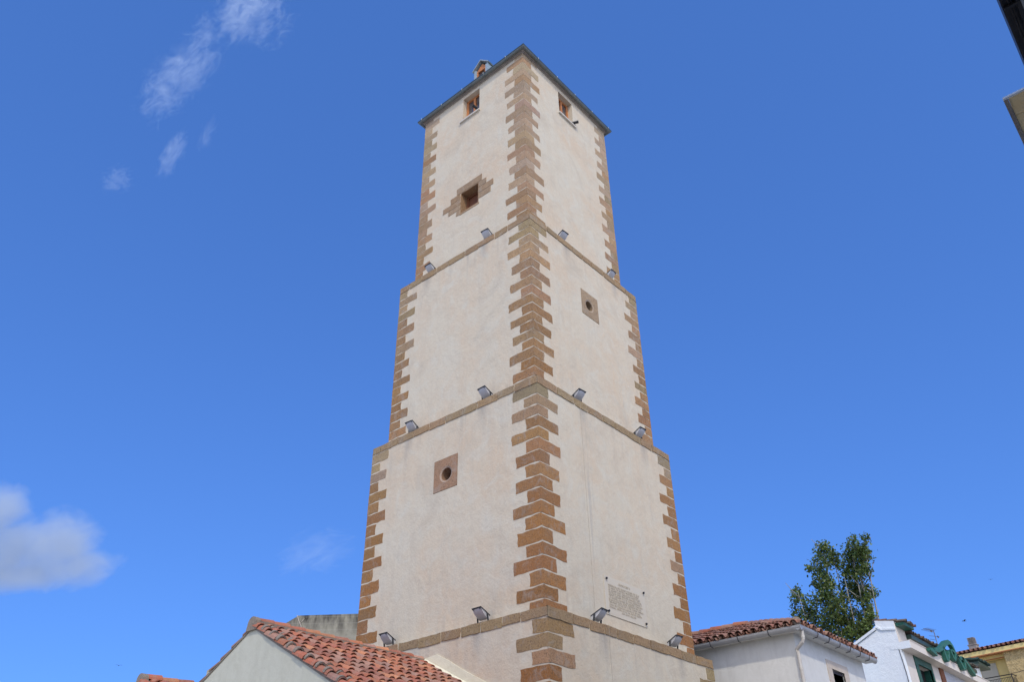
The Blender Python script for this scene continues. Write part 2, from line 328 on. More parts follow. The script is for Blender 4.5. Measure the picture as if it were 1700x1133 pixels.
def rough_slab(b, P, u0, u1, z0, z1, t, tint, rnd, jit=.017, cut=()):
    """stone face on plane P, standing t proud, with an uneven outline; cut = edges kept straight (corner side)"""
    us = [u0]; n = max(2, int(abs(u1 - u0) / .13))
    pts = []
    for i in range(n): pts.append([u0 + (u1 - u0) * i / n, z0])
    m = 3
    for i in range(m): pts.append([u1, z0 + (z1 - z0) * i / m])
    for i in range(n): pts.append([u1 + (u0 - u1) * i / n, z1])
    for i in range(m): pts.append([u0, z1 + (z0 - z1) * i / m])
    for p in pts:
        ku = 0 if ('u0' in cut and abs(p[0] - u0) < 1e-6) or ('u1' in cut and abs(p[0] - u1) < 1e-6) else 1
        p[0] += rnd.uniform(-jit, jit) * ku; p[1] += rnd.uniform(-jit, jit) * .8
    outer = [Vector(P(p[0], p[1], -t)) for p in pts]; inner = [Vector(P(p[0], p[1], .03)) for p in pts]
    N = len(pts); base = len(b.v)
    b.v += outer + inner
    b.f.append([base + i for i in range(N)]); b.t.append(tint); b.m.append(0)
    for i in range(N):
        j = (i + 1) % N
        if any(c in cut and abs(pts[i][0] - q) < 1e-6 and abs(pts[j][0] - q) < 1e-6 for c, q in (('u0', u0), ('u1', u1))): continue
        b.f.append([base + i, base + N + i, base + N + j, base + j]); b.t.append(tint); b.m.append(0)

rq = random.Random(11)
rest = MB(); n_quoin = 0
def quoin(tier_i, h, corner, k, n, z0, z1, aL, aR, own):
    """one corner stone: its two arms meet at the arris"""
    global n_quoin
    g = .017 if tier_i > 1 else .012; t = .003 + rq.uniform(0, .005); tint = stone_tint(tier_i, k, n, rq)
    b = MB() if own else rest
    za, zb = z0 + g, z1 - g
    if corner == 'near':
        e = -h - t
        rough_slab(b, LP(h), e, -h + aL, za, zb, t, tint, rq, cut=('u0',)); rough_slab(b, RP(h), e, -h + aR, za, zb, t, tint, rq, cut=('u0',))
    elif corner == 'left':
        rough_slab(b, LP(h), h + t, h - aL, za, zb, t, tint, rq, cut=('u0',)); rough_slab(b, lambda u, z, d: (u, h - d, z), -h - t, -h + aR, za, zb, t, tint, rq, cut=('u0',))
    else:
        rough_slab(b, RP(h), h + t, h - aR, za, zb, t, tint, rq, cut=('u0',)); rough_slab(b, lambda u, z, d: (h - d, u, z), -h - t, -h + aL, za, zb, t, tint, rq, cut=('u0',))
    if own: b.build('quoin', MT['stone'], tower); n_quoin += 1
LEDGE = .20
def courses(tier_i, h, ztop, zbot, n, even_left):
    hs = [1 + rq.uniform(-.09, .09) for _ in range(n)]; s = sum(hs); z = ztop
    for k in range(n):
        dz = (ztop - zbot) * hs[k] / s; z1, z0 = z, z - dz; z = z0
        longL = ((k + 1) % 2 == 0) == even_left
        def arms(lng): return (rq.uniform(.68, .86) if lng else rq.uniform(.36, .47))
        vis = z1 > 5.25
        quoin(tier_i, h, 'near', k, n, z0, z1, arms(longL), arms(not longL), vis)
        quoin(tier_i, h, 'left', k, n, z0, z1, arms(longL) * .93, arms(not longL), tier_i == 3 and k < 17)
        quoin(tier_i, h, 'right', k, n, z0, z1, arms(longL), arms(longL) * .93, tier_i == 3 and k > 1)
courses(1, H1, Z1 - .03, Z2 + .0, 26, True)
courses(2, H2, Z2 - LEDGE, Z3, 19, True)
courses(3, H3, Z3 - LEDGE, Z4, 18, False)
courses(4, H4, Z4 - LEDGE, 0.05, 19, True)
structure(rest.build('quoins', MT['stone'], tower), 'stuff')

def string_course(tier_i, h, ztop):
    b = MB(); g = .015
    for face in ('L', 'R'):
        P = LP(h) if face == 'L' else RP(h)
        u = -h - .014
        first = True
        while u < h:
            ln = rq.uniform(.72, .9) if first else rq.uniform(.45, .74)
            u2 = min(u + ln, h + .014)
            if h - u2 < .3: u2 = h + .014
            if tier_i == 4 and face == 'R' and abs((u + u2) / 2 - 1.05) < .12: pass
            c = MOSS if tier_i > 1 else TAN
            tint = stone_tint(9, 1, 6, rq); tint = lerp(vmul(tint, .95), lerp(MOSS, TAN, rq.random()), .55)
            rough_slab(b, P, u, u2 - 2 * g, ztop - LEDGE + g * rq.uniform(-.5, 1.2), ztop + .004, .014 + rq.uniform(0, .010), tint, rq, .012, cut=(('u0',) if first else ()))
            first = False; u = u2
    for (P) in (lambda u, z, d: (h - d, u, z), lambda u, z, d: (u, h - d, z)):
        rough_slab(b, P, -h, h, ztop - LEDGE, ztop + .004, .014, vmul(MOSS, .95), rq, .01)
    return b.build('string_course', MT['stone'], tower)
string_course(2, H2, Z2); string_course(3, H3, Z3); string_course(4, H4, Z4)

# small stone window on the left face
b = MB(); P = LP(H1)
for (y0, y1, z0, z1) in ((-.53, .60, 20.91, 21.18), (.435, .87, 20.66, 20.89), (.435, 1.23, 20.42, 20.64), (.435, .97, 20.20, 20.40), (.435, .60, 19.97, 20.18),
                         (-.73, -.395, 20.66, 20.89), (-1.03, -.395, 20.40, 20.64), (-.92, -.395, 20.15, 20.38), (-.42, .43, 19.93, 20.0)):
    rough_slab(b, P, y0, y1, z0, z1, .012, vmul(lerp(GREYTAN, BROWN, random.uniform(.2, .75)), random.uniform(.88, 1.0)), rq, .010)
# stone lining of the reveal, head and cheeks, set 3 mm inside the plaster opening
a_, c_, e_, f_, d_ = WS1
for (y0, y1, z0, z1) in ((a_ + .003, c_ - .003, f_ - .03, f_ - .003), (a_ + .003, a_ + .03, e_ + .003, f_ - .033), (c_ - .03, c_ - .003, e_ + .003, f_ - .033), (a_ + .033, c_ - .033, e_ + .003, e_ + .03)):
    b.box(-H1 + .002, -H1 + d_ - .005, y0, y1, z0, z1, vmul(lerp(TAN, BROWN, .5), .9))
b.build('window_surround', MT['stone'], tower)

def window(P, hole, m_frame, fw, panes, name='window'):
    a, c, e, f, d = hole; a += .004; c -= .004; e += .004; f -= .004
    b = MB()
    def bar(u0, u1, z0, z1, d0, d1): 
        p, q = Vector(P(u0, z0, d0)), Vector(P(u1, z1, d1)); b.box(p.x, q.x, p.y, q.y, p.z, q.z)
    bar(a, a + fw, e, f, d - .06, d + .03); bar(c - fw, c, e, f, d - .06, d + .03)
    bar(a + fw, c - fw, f - fw, f, d - .06, d + .03); bar(a + fw, c - fw, e, e + fw, d - .06, d + .03)
    mid = (a + c) / 2
    if panes == 2: bar(mid - fw * .55, mid + fw * .55, e + fw, f - fw, d - .065, d + .03)
    o = b.build(name, m_frame, tower)
    cells = [(a + fw, mid - fw * .55), (mid + fw * .55, c - fw)] if panes == 2 else [(a + fw, c - fw)]
    for (u0, u1) in cells:
        g = MB(); p, q = Vector(P(u0, e + fw, d - .015)), Vector(P(u1, f - fw, d + .0)); g.box(p.x, q.x, p.y, q.y, p.z, q.z)
        g.build('pane', MT['glass'] if m_frame is MT['wood'] else MT['wood_dark'], o)
    bk = MB(); p, q = Vector(P(a, e, d + .04)), Vector(P(c, f, d + .05)); bk.box(p.x, q.x, p.y, q.y, p.z, q.z); bk.build('backing', MT['dark'], o)
    return o
wl = window(LP(H1), WL1, MT['wood'], .085, 2); wr = window(RP(H1), WR1, MT['wood'], .085, 2)
b = MB(); b.box(-H1 - .07, -H1 + .17, -.42, .54, 24.375, 24.435); b.build('sill', MT['cream'], wl)
b = MB(); b.box(-.50, .47, -H1 - .07, -H1 + .17, 24.355, 24.42); b.build('sill', MT['cream'], wr)
ws = window(LP(H1), (WS1[0] + .03, WS1[1] - .03, WS1[2] + .03, WS1[3] - .03, WS1[4] - .02), MT['wood_dark'], .09, 1)

# carved oculus stones
def oculus(P, hole, cu, cz, rad, tint):
    a, c, e, f, d = hole; g = .010; a += g; c -= g; e += g; f -= g; t = .008; N = 32; b = MB()
    def sq(k):
        th = 2 * math.pi * k / N; x, z = math.cos(th), math.sin(th); s = 1 / max(abs(x), abs(z))
        hx = (c - cu) if x > 0 else (cu - a); hz = (f - cz) if z > 0 else (cz - e)
        return (cu + x * s * hx, cz + z * s * hz)
    def ci(k, r): th = 2 * math.pi * k / N; return (cu + r * math.cos(th), cz + r * math.sin(th))
    for k in range(N):
        k2 = k + 1
        b.face([P(*sq(k), -t), P(*sq(k2), -t), P(*ci(k2, rad + .045), -t), P(*ci(k, rad + .045), -t)], tint)
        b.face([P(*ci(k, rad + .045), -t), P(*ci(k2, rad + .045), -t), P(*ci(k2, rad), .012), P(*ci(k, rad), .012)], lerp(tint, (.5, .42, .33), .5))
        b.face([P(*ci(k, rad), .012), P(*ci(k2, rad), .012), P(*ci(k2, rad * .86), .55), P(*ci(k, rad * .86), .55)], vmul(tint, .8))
        b.face([P(*sq(k), -t), P(*sq(k), .04), P(*sq(k2), .04), P(*sq(k2), -t)], tint)
    o = b.build('oculus', MT['stone'], tower)
    q = MB(); q.face([P(*ci(k, rad * .9), .55) for k in range(N)]); q.build('opening', MT['dark'], o)
oculus(LP(H3), OL3, .035, 10.46, .175, (.36, .215, .125)); oculus(RP(H2), OR2, -.015, 16.02, .165, (.38, .275, .165))

# roof, eaves and dormer
ZE = 25.87; OE = 2.62
b = MB()
ap = (0, 0, ZE + .03 + 2.62 * math.tan(R(36)))
cs = [(-2.57, -2.57, ZE + .03), (2.57, -2.57, ZE + .03), (2.57, 2.57, ZE + .03), (-2.57, 2.57, ZE + .03)]
for i in range(4): b.face([cs[i], cs[(i + 1) % 4], ap])
for i in range(4):                      # standing seams
    A, B = Vector(cs[i]), Vector(cs[(i + 1) % 4])
    for k in range(1, 8):
        p = A.lerp(B, k / 8); mid = A.lerp(B, .5); f = 1 - abs(k / 8 - .5) * 2
        b.tube([p + Vector((0, 0, .012)), p.lerp(Vector(ap) + (p - mid) * (1 - f) if f < 1 else Vector(ap), f) + Vector((0, 0, .012))], .018, 5)
b.build('roof', MT['zinc'], tower)
b = MB()                                # plastered cornice under the gutter
for (o0, z0, z1) in ((H1 + .05, 25.76, 25.90), (H1 + .11, 25.80, 25.93)):
    b.box(-o0, o0, -o0, -H1 + .0, z0, z1); b.box(-o0, -H1, -H1 + .001, o0, z0, z1); b.box(H1, o0, -H1 + .001, o0, z0, z1); b.box(-H1 + .001, H1 - .001, H1, o0, z0, z1)
b.build('cornice', MT['concrete'], tower)
b = MB()
prof = [(2.52 + .075 - .075 * math.cos(math.pi * k / 8), -.012 - .085 * math.sin(math.pi * k / 8)) for k in range(9)]
prof = [(2.50, .0)] + prof + [(2.672, .0), (2.672, .012), (2.655, .012), (2.655, -.004)] + [(2.595 + .06 * math.cos(math.pi * k / 8), -.02 - .068 * math.sin(math.pi * k / 8)) for k in range(9)] + [(2.535, .0)]
def ring(o, z): return [(-o, -o, z), (o, -o, z), (o, o, z), (-o, o, z)]
rings = [ring(o - .05, ZE + dz) for (o, dz) in prof]
for i in range(len(rings)):
    j = (i + 1) % len(rings)
    for k in range(4):
        k2 = (k + 1) % 4
        b.face([rings[i][k], rings[j][k], rings[j][k2], rings[i][k2]], m=1 if prof[i][0] > 2.66 or prof[j][0] > 2.671 else 0)
for s in range(4):                      # gutter joints
    for k in range(-2, 3):
        q = [(k * 1.05 + .3, -1), (1, k * 1.05 + .3), (k * 1.05 + .3, 1), (-1, k * 1.05 + .3)][s]
        pts = []
        for t in range(9):
            o = 2.545 - .082 * math.cos(math.pi * t / 8); z = ZE - .012 - .092 * math.sin(math.pi * t / 8)
            pts.append((q[0], q[1] * o, z) if s % 2 == 0 else (q[0] * o, q[1], z))
        b.tube(pts, .012, 5)
        e = Vector(pts[-1]); b.tube([e, e + Vector((0, 0, .035))], .012, 5, m=2)
b.build('gutter', [MT['zinc'], MT['zinc_dark'], MT['zinc_light']], tower)

dm = MB()
def dbox(b, x0, x1, y0, y1, z0, z1, **k): b.box(x0, x1, y0, y1, z0, z1, **k)
XD = -1.95; xb = -.55
dm.box(XD, xb, .29, .345, 26.2, 27.56); dm.box(XD, xb, -.345, -.29, 26.2, 27.56)
dm.box(XD, XD + .05, -.29, -.23, 26.25, 27.5); dm.box(XD, XD + .05, .23, .29, 26.25, 27.5)
dormer = dm.build('dormer', MT['zinc_light'], tower)
b = MB()
for s in (-1, 1):
    b.prism([(XD - .05, s * .38, 27.50), (XD - .05, 0, 27.87), (XD - .05, 0, 27.92), (XD - .05, s * .415, 27.515)], (1.7, 0, 0))
b.build('dormer_roof', MT['zinc_light'], dormer)
b = MB(); b.box(XD + .10, XD + .15, -.229, .229, 26.25, 27.43); b.build('pane', MT['glass'], dormer)
b = MB(); b.prism([(XD + .06, -.28, 27.44), (XD + .06, .28, 27.44), (XD + .06, 0, 27.76)], (.08, 0, 0)); b.box(XD + .03, XD + .09, -.229, -.17, 26.25, 27.43); b.box(XD + .03, XD + .09, .17, .229, 26.25, 27.43); b.box(XD + .03, XD + .09, -.17, .17, 27.36, 27.43); b.build('frame', MT['wood'], dormer)

# ------------------------------------------------------------------ plaque
plaque = thing('stone_plaque', (.04, -H3 - .02, 7.3), 'pale stone plaque with rows of worn lettering bolted to the right face', 'plaque')
b = MB(); b.box(-.80, .88, -H3 - .016, -H3 - .001, 6.84, 7.73); b.build('slab', MT['plaque'], plaque)
b = MB(); rt = random.Random(5)
def glyph_row(x0, x1, z, hgt):
    x = x0
    while x < x1:
        n = rt.randint(2, 8)
        for _ in range(n):
            if x > x1 - .03: break
            wd = rt.choice((.024, .030, .034)); yk = -H3 - .019
            def bar(u0, u1, v0, v1): b.box(x + u0 * wd, x + u1 * wd, yk, -H3 - .029, z + v0 * hgt, z + v1 * hgt)
            k = rt.random()
            bar(0, .28, 0, 1)
            if k < .75: bar(.74, 1, 0 if k < .5 else .5, 1)
            if k > .25: bar(.28, .74, .82, 1)
            if k > .55: bar(.28, .74, 0, .17)
            if .1 < k < .5: bar(.28, .74, .42, .58)
            x += wd + .013
        x += .026
glyph_row(-.22, .26, 7.605, .045)
for i in range(10):
    glyph_row(-.66 + rt.uniform(0, .02), .74 - rt.uniform(0, .1), 7.515 - i * .0555, .036)
glyph_row(-.18, .44, 6.955, .032)
b.build('inscription', MT['engraved'], plaque)
for (x, z) in ((-.72, 7.66), (.82, 7.655), (-.72, 6.915), (.81, 6.915)):
    b = MB(); b.tube([(x, -H3 - .028, z), (x, -H3 - .055, z)], .026, 10); b.build('bolt', MT['black'], plaque)

# ------------------------------------------------------------------ floodlights
def make_floodlight():
    t = thing('floodlight', (0, 0, 0), '', 'floodlight', 'floodlights on the tower ledges')
    W = .128; tilt = R(-24)
    c0 = Vector((0, -.07, .235))
    def T(x, o, z):                         # o outwards (-y), tilted about the x axis
        oo = o * math.cos(tilt) - z * math.sin(tilt); zz = o * math.sin(tilt) * -1 + z * math.cos(tilt)
        return (x, c0.y - oo, c0.z + zz)
    b = MB(); prof = [(.140 * math.cos(math.pi * (1 + k / 12)), .112 * math.sin(math.pi * (1 + k / 12)) - (.02 if 0 < k < 12 else 0)) for k in range(13)]
    n = len(prof)
    for i in range(n - 1):
        b.face([T(-W, *prof[i]), T(W, *prof[i]), T(W, *prof[i + 1]), T(-W, *prof[i + 1])])
    b.face([T(-W, *q) for q in prof]); b.face([T(W, *q) for q in prof][::-1])
    hob = b.build('housing', MT['lamp_grey'], t)
    hob.data.polygons.foreach_set('use_smooth', [i < 12 for i in range(14)])
    b = MB()
    for (x0, x1, o0, o1) in ((-W - .016, W + .016, .143, .157), (-W - .016, W + .016, -.157, -.143), (-W - .016, -W + .005, -.143, .143), (W - .005, W + .016, -.143, .143)):
        v = [T(x, o, z) for z in (-.004, .016) for (x, o) in ((x0, o0), (x1, o0), (x1, o1), (x0, o1))]
        b.poly(v, [(0, 1, 2, 3), (7, 6, 5, 4), (4, 5, 1, 0), (5, 6, 2, 1), (6, 7, 3, 2), (7, 4, 0, 3)])
    for (x, o) in ((-W + .03, .152), (W - .03, .152)):
        p = Vector(T(x, o, -.004)); b.tube([p, p + Vector((0, 0, -.03))], .012, 6)
    b.build('rim', MT['lamp_dark'], t)
    b = MB(); v = [T(x, o, .006) for (x, o) in ((-W, -.143), (W, -.143), (W, .143), (-W, .143))]; b.face(v); b.build('glass', MT['lens'], t)
    b = MB()
    b.box(-W - .03, W + .03, -.03, .03, .0, .012)
    for s in (-1, 1):
        b.obox((s * (W + .024) - .005, -.02, .012), (.01, 0, 0), (0, .04, 0), (0, -.03, .20))
    b.tube([(0, 0, 0), (0, -.01, .05)], .022, 6); b.box(-.05, .05, -.07, .03, .012, .03)
    b.build('bracket', MT['lamp_dark'], t)
    return t
def copy_thing(src):
    r = src.copy(); COL.objects.link(r)
    for ch in src.children:
        c = ch.copy(); COL.objects.link(c); c.parent = r; c.matrix_parent_inverse = Matrix()
    return r
fl0 = make_floodlight(); fl_first = True
for (h_in, zt, nm, sp) in ((H3, Z4, 'lowest', ((1.56, -1.44), (-1.42, 1.70))), (H2, Z3, 'middle', ((1.49, -1.25), (-1.22, 1.61))), (H1, Z2, 'top', ((1.42, -1.0), (-1.07, 1.43)))):
    for fi, face in enumerate(('left', 'right')):
        for si, u in enumerate(sp[fi]):
            o = fl0 if fl_first else copy_thing(fl0); fl_first = False
            off = h_in + .175
            if face == 'left': o.location = (-off, u, zt + .005); o.rotation_euler = (0, 0, R(-90) + R(J(6)))
            else: o.location = (u, -off, zt + .005); o.rotation_euler = (0, 0, R(J(6)))
            near = (abs(u + 1.2) < .5)
            o['label'] = 'grey floodlight on the %s ledge of the tower, %s face, %s' % (nm, face, 'nearer the central corner' if near else 'at the far %s end' % face)

# small tubular cameras on the top window sills
def sill_camera(loc, d, label):
    t = thing('security_camera', loc, label, 'camera', 'cameras on the tower window sills'); L0 = Vector(loc); d = Vector(d).normalized()
    b = MB(); c = L0 + Vector((0, 0, .13)); b.tube([c - d * .15, c - d * .14, c + d * .12, c + d * .17], [.04, .052, .052, .058], 10); b.build('body', MT['black'], t)
    b = MB(); b.tube([c + d * .166, c + d * .176], .04, 10); b.build('lens', MT['lens'], t)
    b = MB(); b.box(L0.x - .05, L0.x + .05, L0.y - .05, L0.y + .05, L0.z, L0.z + .015); b.tube([L0, L0 + Vector((0, 0, .10))], .018, 6); b.build('stand', MT['lamp_dark'], t)
sill_camera((-H1 - .015, -.27, 24.436), (-.75, .35, .45), 'black tubular camera on the sill of the left top window')
sill_camera((.36, -H1 - .03, 24.421), (.55, -.75, .2), 'black tubular camera on the sill of the right top window')

# thin cables down the right face
def cable(pts, r, label, m='thin_wire'):
    b = MB(); b.tube(pts, r, 5); return tag(b.build('cable', MT[m]), label, 'cable')
cable([(-1.28, -H2 - .006, 12.16), (-1.28, -H3 - .03, 12.15), (-1.27, -H3 - .008, 11.8), (-1.22, -H3 - .008, 6.46), (-1.2, -H4 - .03, 6.45), (-1.2, -H4 - .012, 6.1), (-1.16, -H4 - .012, .3)], .003, 'thin grey cable running down the right face beside the brown corner')

# ------------------------------------------------------------------ barrel tile roofs
TCOL = [(.50, .165, .085), (.46, .145, .080), (.54, .195, .095), (.42, .14, .085), (.58, .245, .115), (.42, .175, .115), (.36, .13, .085), (.45, .25, .175), (.38, .21, .16)]
def half_pipe(b, p0, p1, nrm, r0, r1, tint, seg=6, thick=.014, flip=False):
    p0, p1, nrm = Vector(p0), Vector(p1), Vector(nrm).normalized(); d = (p1 - p0).normalized(); sd_ = d.cross(nrm).normalized()
    if flip: nrm = -nrm
    base = len(b.v)
    for (p, r) in ((p0, r0), (p1, r1)):
        for rr in (r, r - thick):
            for k in range(seg + 1):
                t = math.pi * k / seg; b.v.append(p + sd_ * (rr * math.cos(t)) + nrm * (rr * math.sin(t)))
    S = seg + 1
    def q(a, c, e, f): b.f.append([base + a, base + c, base + e, base + f]); b.t.append(tint); b.m.append(0)
    for k in range(seg):
        q(k, k + 1, 2 * S + k + 1, 2 * S + k)                       # outside
        q(S + k + 1, S + k, 3 * S + k, 3 * S + k + 1)               # inside
        q(k + 1, k, S + k, S + k + 1)                               # lower lip
def tile_field(b, o, a, u, length, run, clip=None, pitch=.21, expo=.30, tl=.40, rad=.085, seed=1, pal=TCOL, pans=True, lift=.028):
    """o lower corner, a along the eave, u up the slope"""
    rt = random.Random(seed); o, a, u = Vector(o), Vector(a).normalized(), Vector(u).normalized(); n = a.cross(u).normalized()
    if n.z < 0: n = -n
    cols = int(length / pitch + .5); rows = int(run / expo) + 1
    for i in range(cols):
        for j in range(rows):
            s = (i + .5) * pitch; t = j * expo
            if t > run - .02: continue
            if clip and not clip(s, t + .1): continue
            tint = vmul(rt.choice(pal), rt.uniform(.78, 1.15)); js, jt = rt.uniform(-.014, .014), rt.uniform(-.05, .04)
            t2 = min(t + tl, run + .04)
            half_pipe(b, o + a * (s + js) + u * (t + jt) + n * (lift + .028), o + a * (s + js * .5 + rt.uniform(-.006, .006)) + u * t2 + n * lift, n, rad + rt.uniform(-.003, .005), rad * .80, tint)
            if pans:
                tint = vmul(rt.choice(pal), rt.uniform(.6, .95))
                half_pipe(b, o + a * (s + pitch / 2) + u * (t - .03 + jt) + n * .085, o + a * (s + pitch / 2) + u * t2 + n * .06, n, rad * .82, rad * 1.0, tint, seg=4, flip=True)
def ridge_row(b, A, B, r=.115, tl=.42, seed=3, pal=TCOL, sag=.0):
    rt = random.Random(seed); A, B = Vector(A), Vector(B); d = (B - A); Ln = d.length; d.normalize(); n = int(Ln / (tl - .06)); up = Vector((0, 0, 1))
    for i in range(n):
        p0 = A + d * (i * Ln / n); p1 = A + d * (min((i + 1) * Ln / n + .05, Ln)); tint = vmul(rt.choice(pal), rt.uniform(.85, 1.2)); z = Vector((0, 0, rt.uniform(-.008, .01)))
        half_pipe(b, p0 + z - up * .004, p1 + z + up * .012, up, r * rt.uniform(.88, .95), r * rt.uniform(1.0, 1.06), tint, seg=8)

# ---- house against the tower's left face
YR, ZR, XG, XT = .30, 5.86, -7.62, -H4 - .012
SL = .52; th = math.atan(SL); uR = Vector((0, -math.cos(th), -math.sin(th))); yE = -3.35
house = thing('tiled_house', (-5.5, .3, 0), 'pale gabled house with red barrel tile roof leaning against the tower', 'house')
b = MB()
zE = ZR - SL * (YR - yE) - .02
yL = 2.45
g = [(XG, yE + .25, 0), (XG, yE + .25, ZR - SL * (YR - yE - .25) - .03), (XG, YR, ZR - .03), (XG, yL, ZR - SL * (yL - YR) - .03), (XG, yL, 0)]
b.prism(g, (XT - XG - .0, 0, 0)); b.build('wall', MT['gable'], house)
roof = MB()
nR = Vector((0, -math.sin(th), math.cos(th)))
eave = Vector((XG - .02, yE, zE + .02))
runR = (YR - yE) / math.cos(th) - .05
tile_field(roof, eave + Vector((.14, 0, 0)), (1, 0, 0), (0, math.cos(th), math.sin(th)), XT - XG - .2, runR, seed=21, pitch=.232, rad=.094, expo=.30)
# verge: a lower row of shorter tiles along the gable edge
tile_field(roof, eave + Vector((-.045, 0, -.025)), (1, 0, 0), (0, math.cos(th), math.sin(th)), .21, runR + .02, pitch=.20, expo=.36, tl=.39, rad=.10, seed=8, pans=False)
eaveL = Vector((XG - .02, yL + .05, ZR - SL * (yL + .05 - YR)))
tile_field(roof, eaveL + Vector((.14, 0, 0)), (1, 0, 0), (0, -math.cos(th), math.sin(th)), XT - XG - .2, (yL - YR) / math.cos(th), seed=33, pitch=.232, rad=.094, expo=.30)
tile_field(roof, eaveL + Vector((-.02, 0, -.05)), (1, 0, 0), (0, -math.cos(th), math.sin(th)), .21, (yL + .05 - YR) / math.cos(th), pitch=.20, expo=.36, tl=.39, rad=.10, seed=9, pans=False, pal=[(.27, .17, .12), (.24, .16, .12), (.30, .19, .13)])
ridge_row(roof, (XG - .03, YR, ZR + .055), (XT, YR, ZR + .055), seed=4)
ro = roof.build('roof', MT['tile'], house)
b = MB()                                 # boarding below the tiles and mortar bedding
for s, ye in ((-1, yE), (1, yL + .05)):
    b.prism([(XG + .02, YR, ZR - .01), (XG + .02, ye, ZR - SL * abs(ye - YR) - .01), (XG + .02, ye, ZR - SL * abs(ye - YR) + .035), (XG + .02, YR, ZR + .035)], (XT - XG - .03, 0, 0))
    b.prism([(XG - .02, YR, ZR - .03), (XG - .02, ye, ZR - SL * abs(ye - YR) - .03), (XG - .012, ye, ZR - SL * abs(ye - YR) + .012), (XG - .02, YR, ZR + .02)], (.20, 0, 0))
rm = random.Random(2)
p0 = eave + nR * .05
for (i0, ln) in ((0, runR),):
    t = .1
    while t < ln:
        for (xo, rr) in ((.06, .094), (.256, .086)):
            c = p0 + Vector((xo + rm.uniform(-.01, .01), 0, 0)) - uR * (t + rm.uniform(-.05, .05)) * 1.0
            cc = Vector((c.x, c.y, c.z))
            half_pipe(b, cc, cc - uR * rm.uniform(.04, .08), nR, rr + .006, rr + .004, (1, 1, 1), seg=7, thick=.03)
        t += .33
for sx in (-1, 1): b.box(XG, XT - .01, YR + sx * .115 - .03, YR + sx * .115 + .03, ZR + .0, ZR + .085)
nn = 14
b.prism([(XG - .05, YR + .14 * math.cos(math.pi * k / nn), ZR + .04 + .135 * math.sin(math.pi * k / nn)) for k in range(nn + 1)] + [(XG - .05, YR - .17, ZR - .08), (XG - .05, YR + .17, ZR - .08)], (.10, 0, 0))
b.build('mortar_bedding', MT['roof_mortar'], ro)
b = MB()                                 # cream flashing where the slope meets the tower
pts = [(YR - .12, ZR + .02)] + [(YR - .12 - k * .38, ZR - .06 - SL * (.12 + k * .38) + .46 + J(.03) + (.0 if k else -.25)) for k in range(0, 10)]
low = [(YR - .12 - k * .38, ZR - SL * (.12 + k * .38) + .05) for k in range(9, -1, -1)]
b.prism([(XT + .010, y, z) for (y, z) in pts + low], (-.022, 0, 0))
b.prism([(XT - .0125, YR - .15, ZR - SL * .15 + .17), (XT - .0125, YR - .15, ZR - SL * .15 + .03), (XT - .09, YR - .15, ZR - SL * .15 + .10)], uR * 3.7)
b.build('flashing', MT['flash'], house)

# ---- second tiled house further left
house2 = thing('tiled_house', (-5, 3.9, 0), 'low tiled roof end at the far left edge of the gabled house', 'house')
y2, z2, xg2 = 3.80, 5.34, -7.80
b = MB(); b.prism([(xg2, y2 - 1.30, 0), (xg2, y2 - 1.30, z2 - SL * 1.3 - .03), (xg2, y2, z2 - .03), (xg2, y2 + 2.6, z2 - SL * 2.6 - .03), (xg2, y2 + 2.6, 0)], (6, 0, 0)); b.build('wall', MT['gable'], house2)
roof = MB()
tile_field(roof, (xg2 + .05, y2 - 1.32, z2 - SL * 1.32 + .02), (1, 0, 0), (0, math.cos(th), math.sin(th)), 5.6, 1.42, seed=41, pitch=.232, rad=.094, expo=.30)
tile_field(roof, (xg2 - .12, y2 - 1.32, z2 - SL * 1.32 - .02), (1, 0, 0), (0, math.cos(th), math.sin(th)), .2, 1.45, pitch=.2, expo=.36, tl=.39, rad=.1, seed=43, pans=False)
tile_field(roof, (xg2 + .05, y2 + 2.7, z2 - SL * 2.7 + .02), (1, 0, 0), (0, -math.cos(th), math.sin(th)), 5.6, 2.95, seed=42)
ridge_row(roof, (xg2 - .05, y2, z2 + .06), (xg2 + 5.8, y2, z2 + .06), seed=14)
ro = roof.build('roof', MT['tile'], house2)
b = MB()
for ye in (y2 - 1.32, y2 + 2.7):
    b.prism([(xg2 - .03, y2, z2 - .02), (xg2 - .03, ye, z2 - SL * abs(ye - y2) - .02), (xg2 - .03, ye, z2 - SL * abs(ye - y2) + .05), (xg2 - .03, y2, z2 + .08)], (5.9, 0, 0))
b.prism([(xg2 - .07, y2 + .14 * math.cos(math.pi * k / 12), z2 + .04 + .13 * math.sin(math.pi * k / 12)) for k in range(13)] + [(xg2 - .07, y2 - .2, z2 - .12), (xg2 - .07, y2 + .2, z2 - .12)], (.12, 0, 0))
b.build('mortar_bedding', MT['roof_mortar'], ro)

# ---- grey weathered block wall behind
def block_extra(n, L, pos, cur, mul, nz):
    mp = n.nodes.new('ShaderNodeMapping'); mp.inputs['Rotation'].default_value = (0, R(90), R(49.5)); L.new(pos, mp.inputs[0])
    sp = n.nodes.new('ShaderNodeSeparateXYZ'); L.new(pos, sp.inputs[0])
    f1 = nz(4.0, 6, (1, 1, .3), .33, .60)
    r = n.nodes.new('ShaderNodeMapRange'); r.inputs[1].default_value = 8.2; r.inputs[2].default_value = 8.85; L.new(sp.outputs['Z'], r.inputs[0])
    cur = mul(cur, (.045, .042, .038), mulv(n, L, f1, r.outputs[0], 1.0), 'MIX')
    # courses of blocks
    hz = n.nodes.new('ShaderNodeMath'); hz.operation = 'MODULO'; hz.inputs[1].default_value = .20; L.new(sp.outputs['Z'], hz.inputs[0])
    f2 = band(n, L, hz.outputs[0], .1, .012)
    return mul(cur, (.38, .37, .33), mulv(n, L, f2, .5), 'MIX')
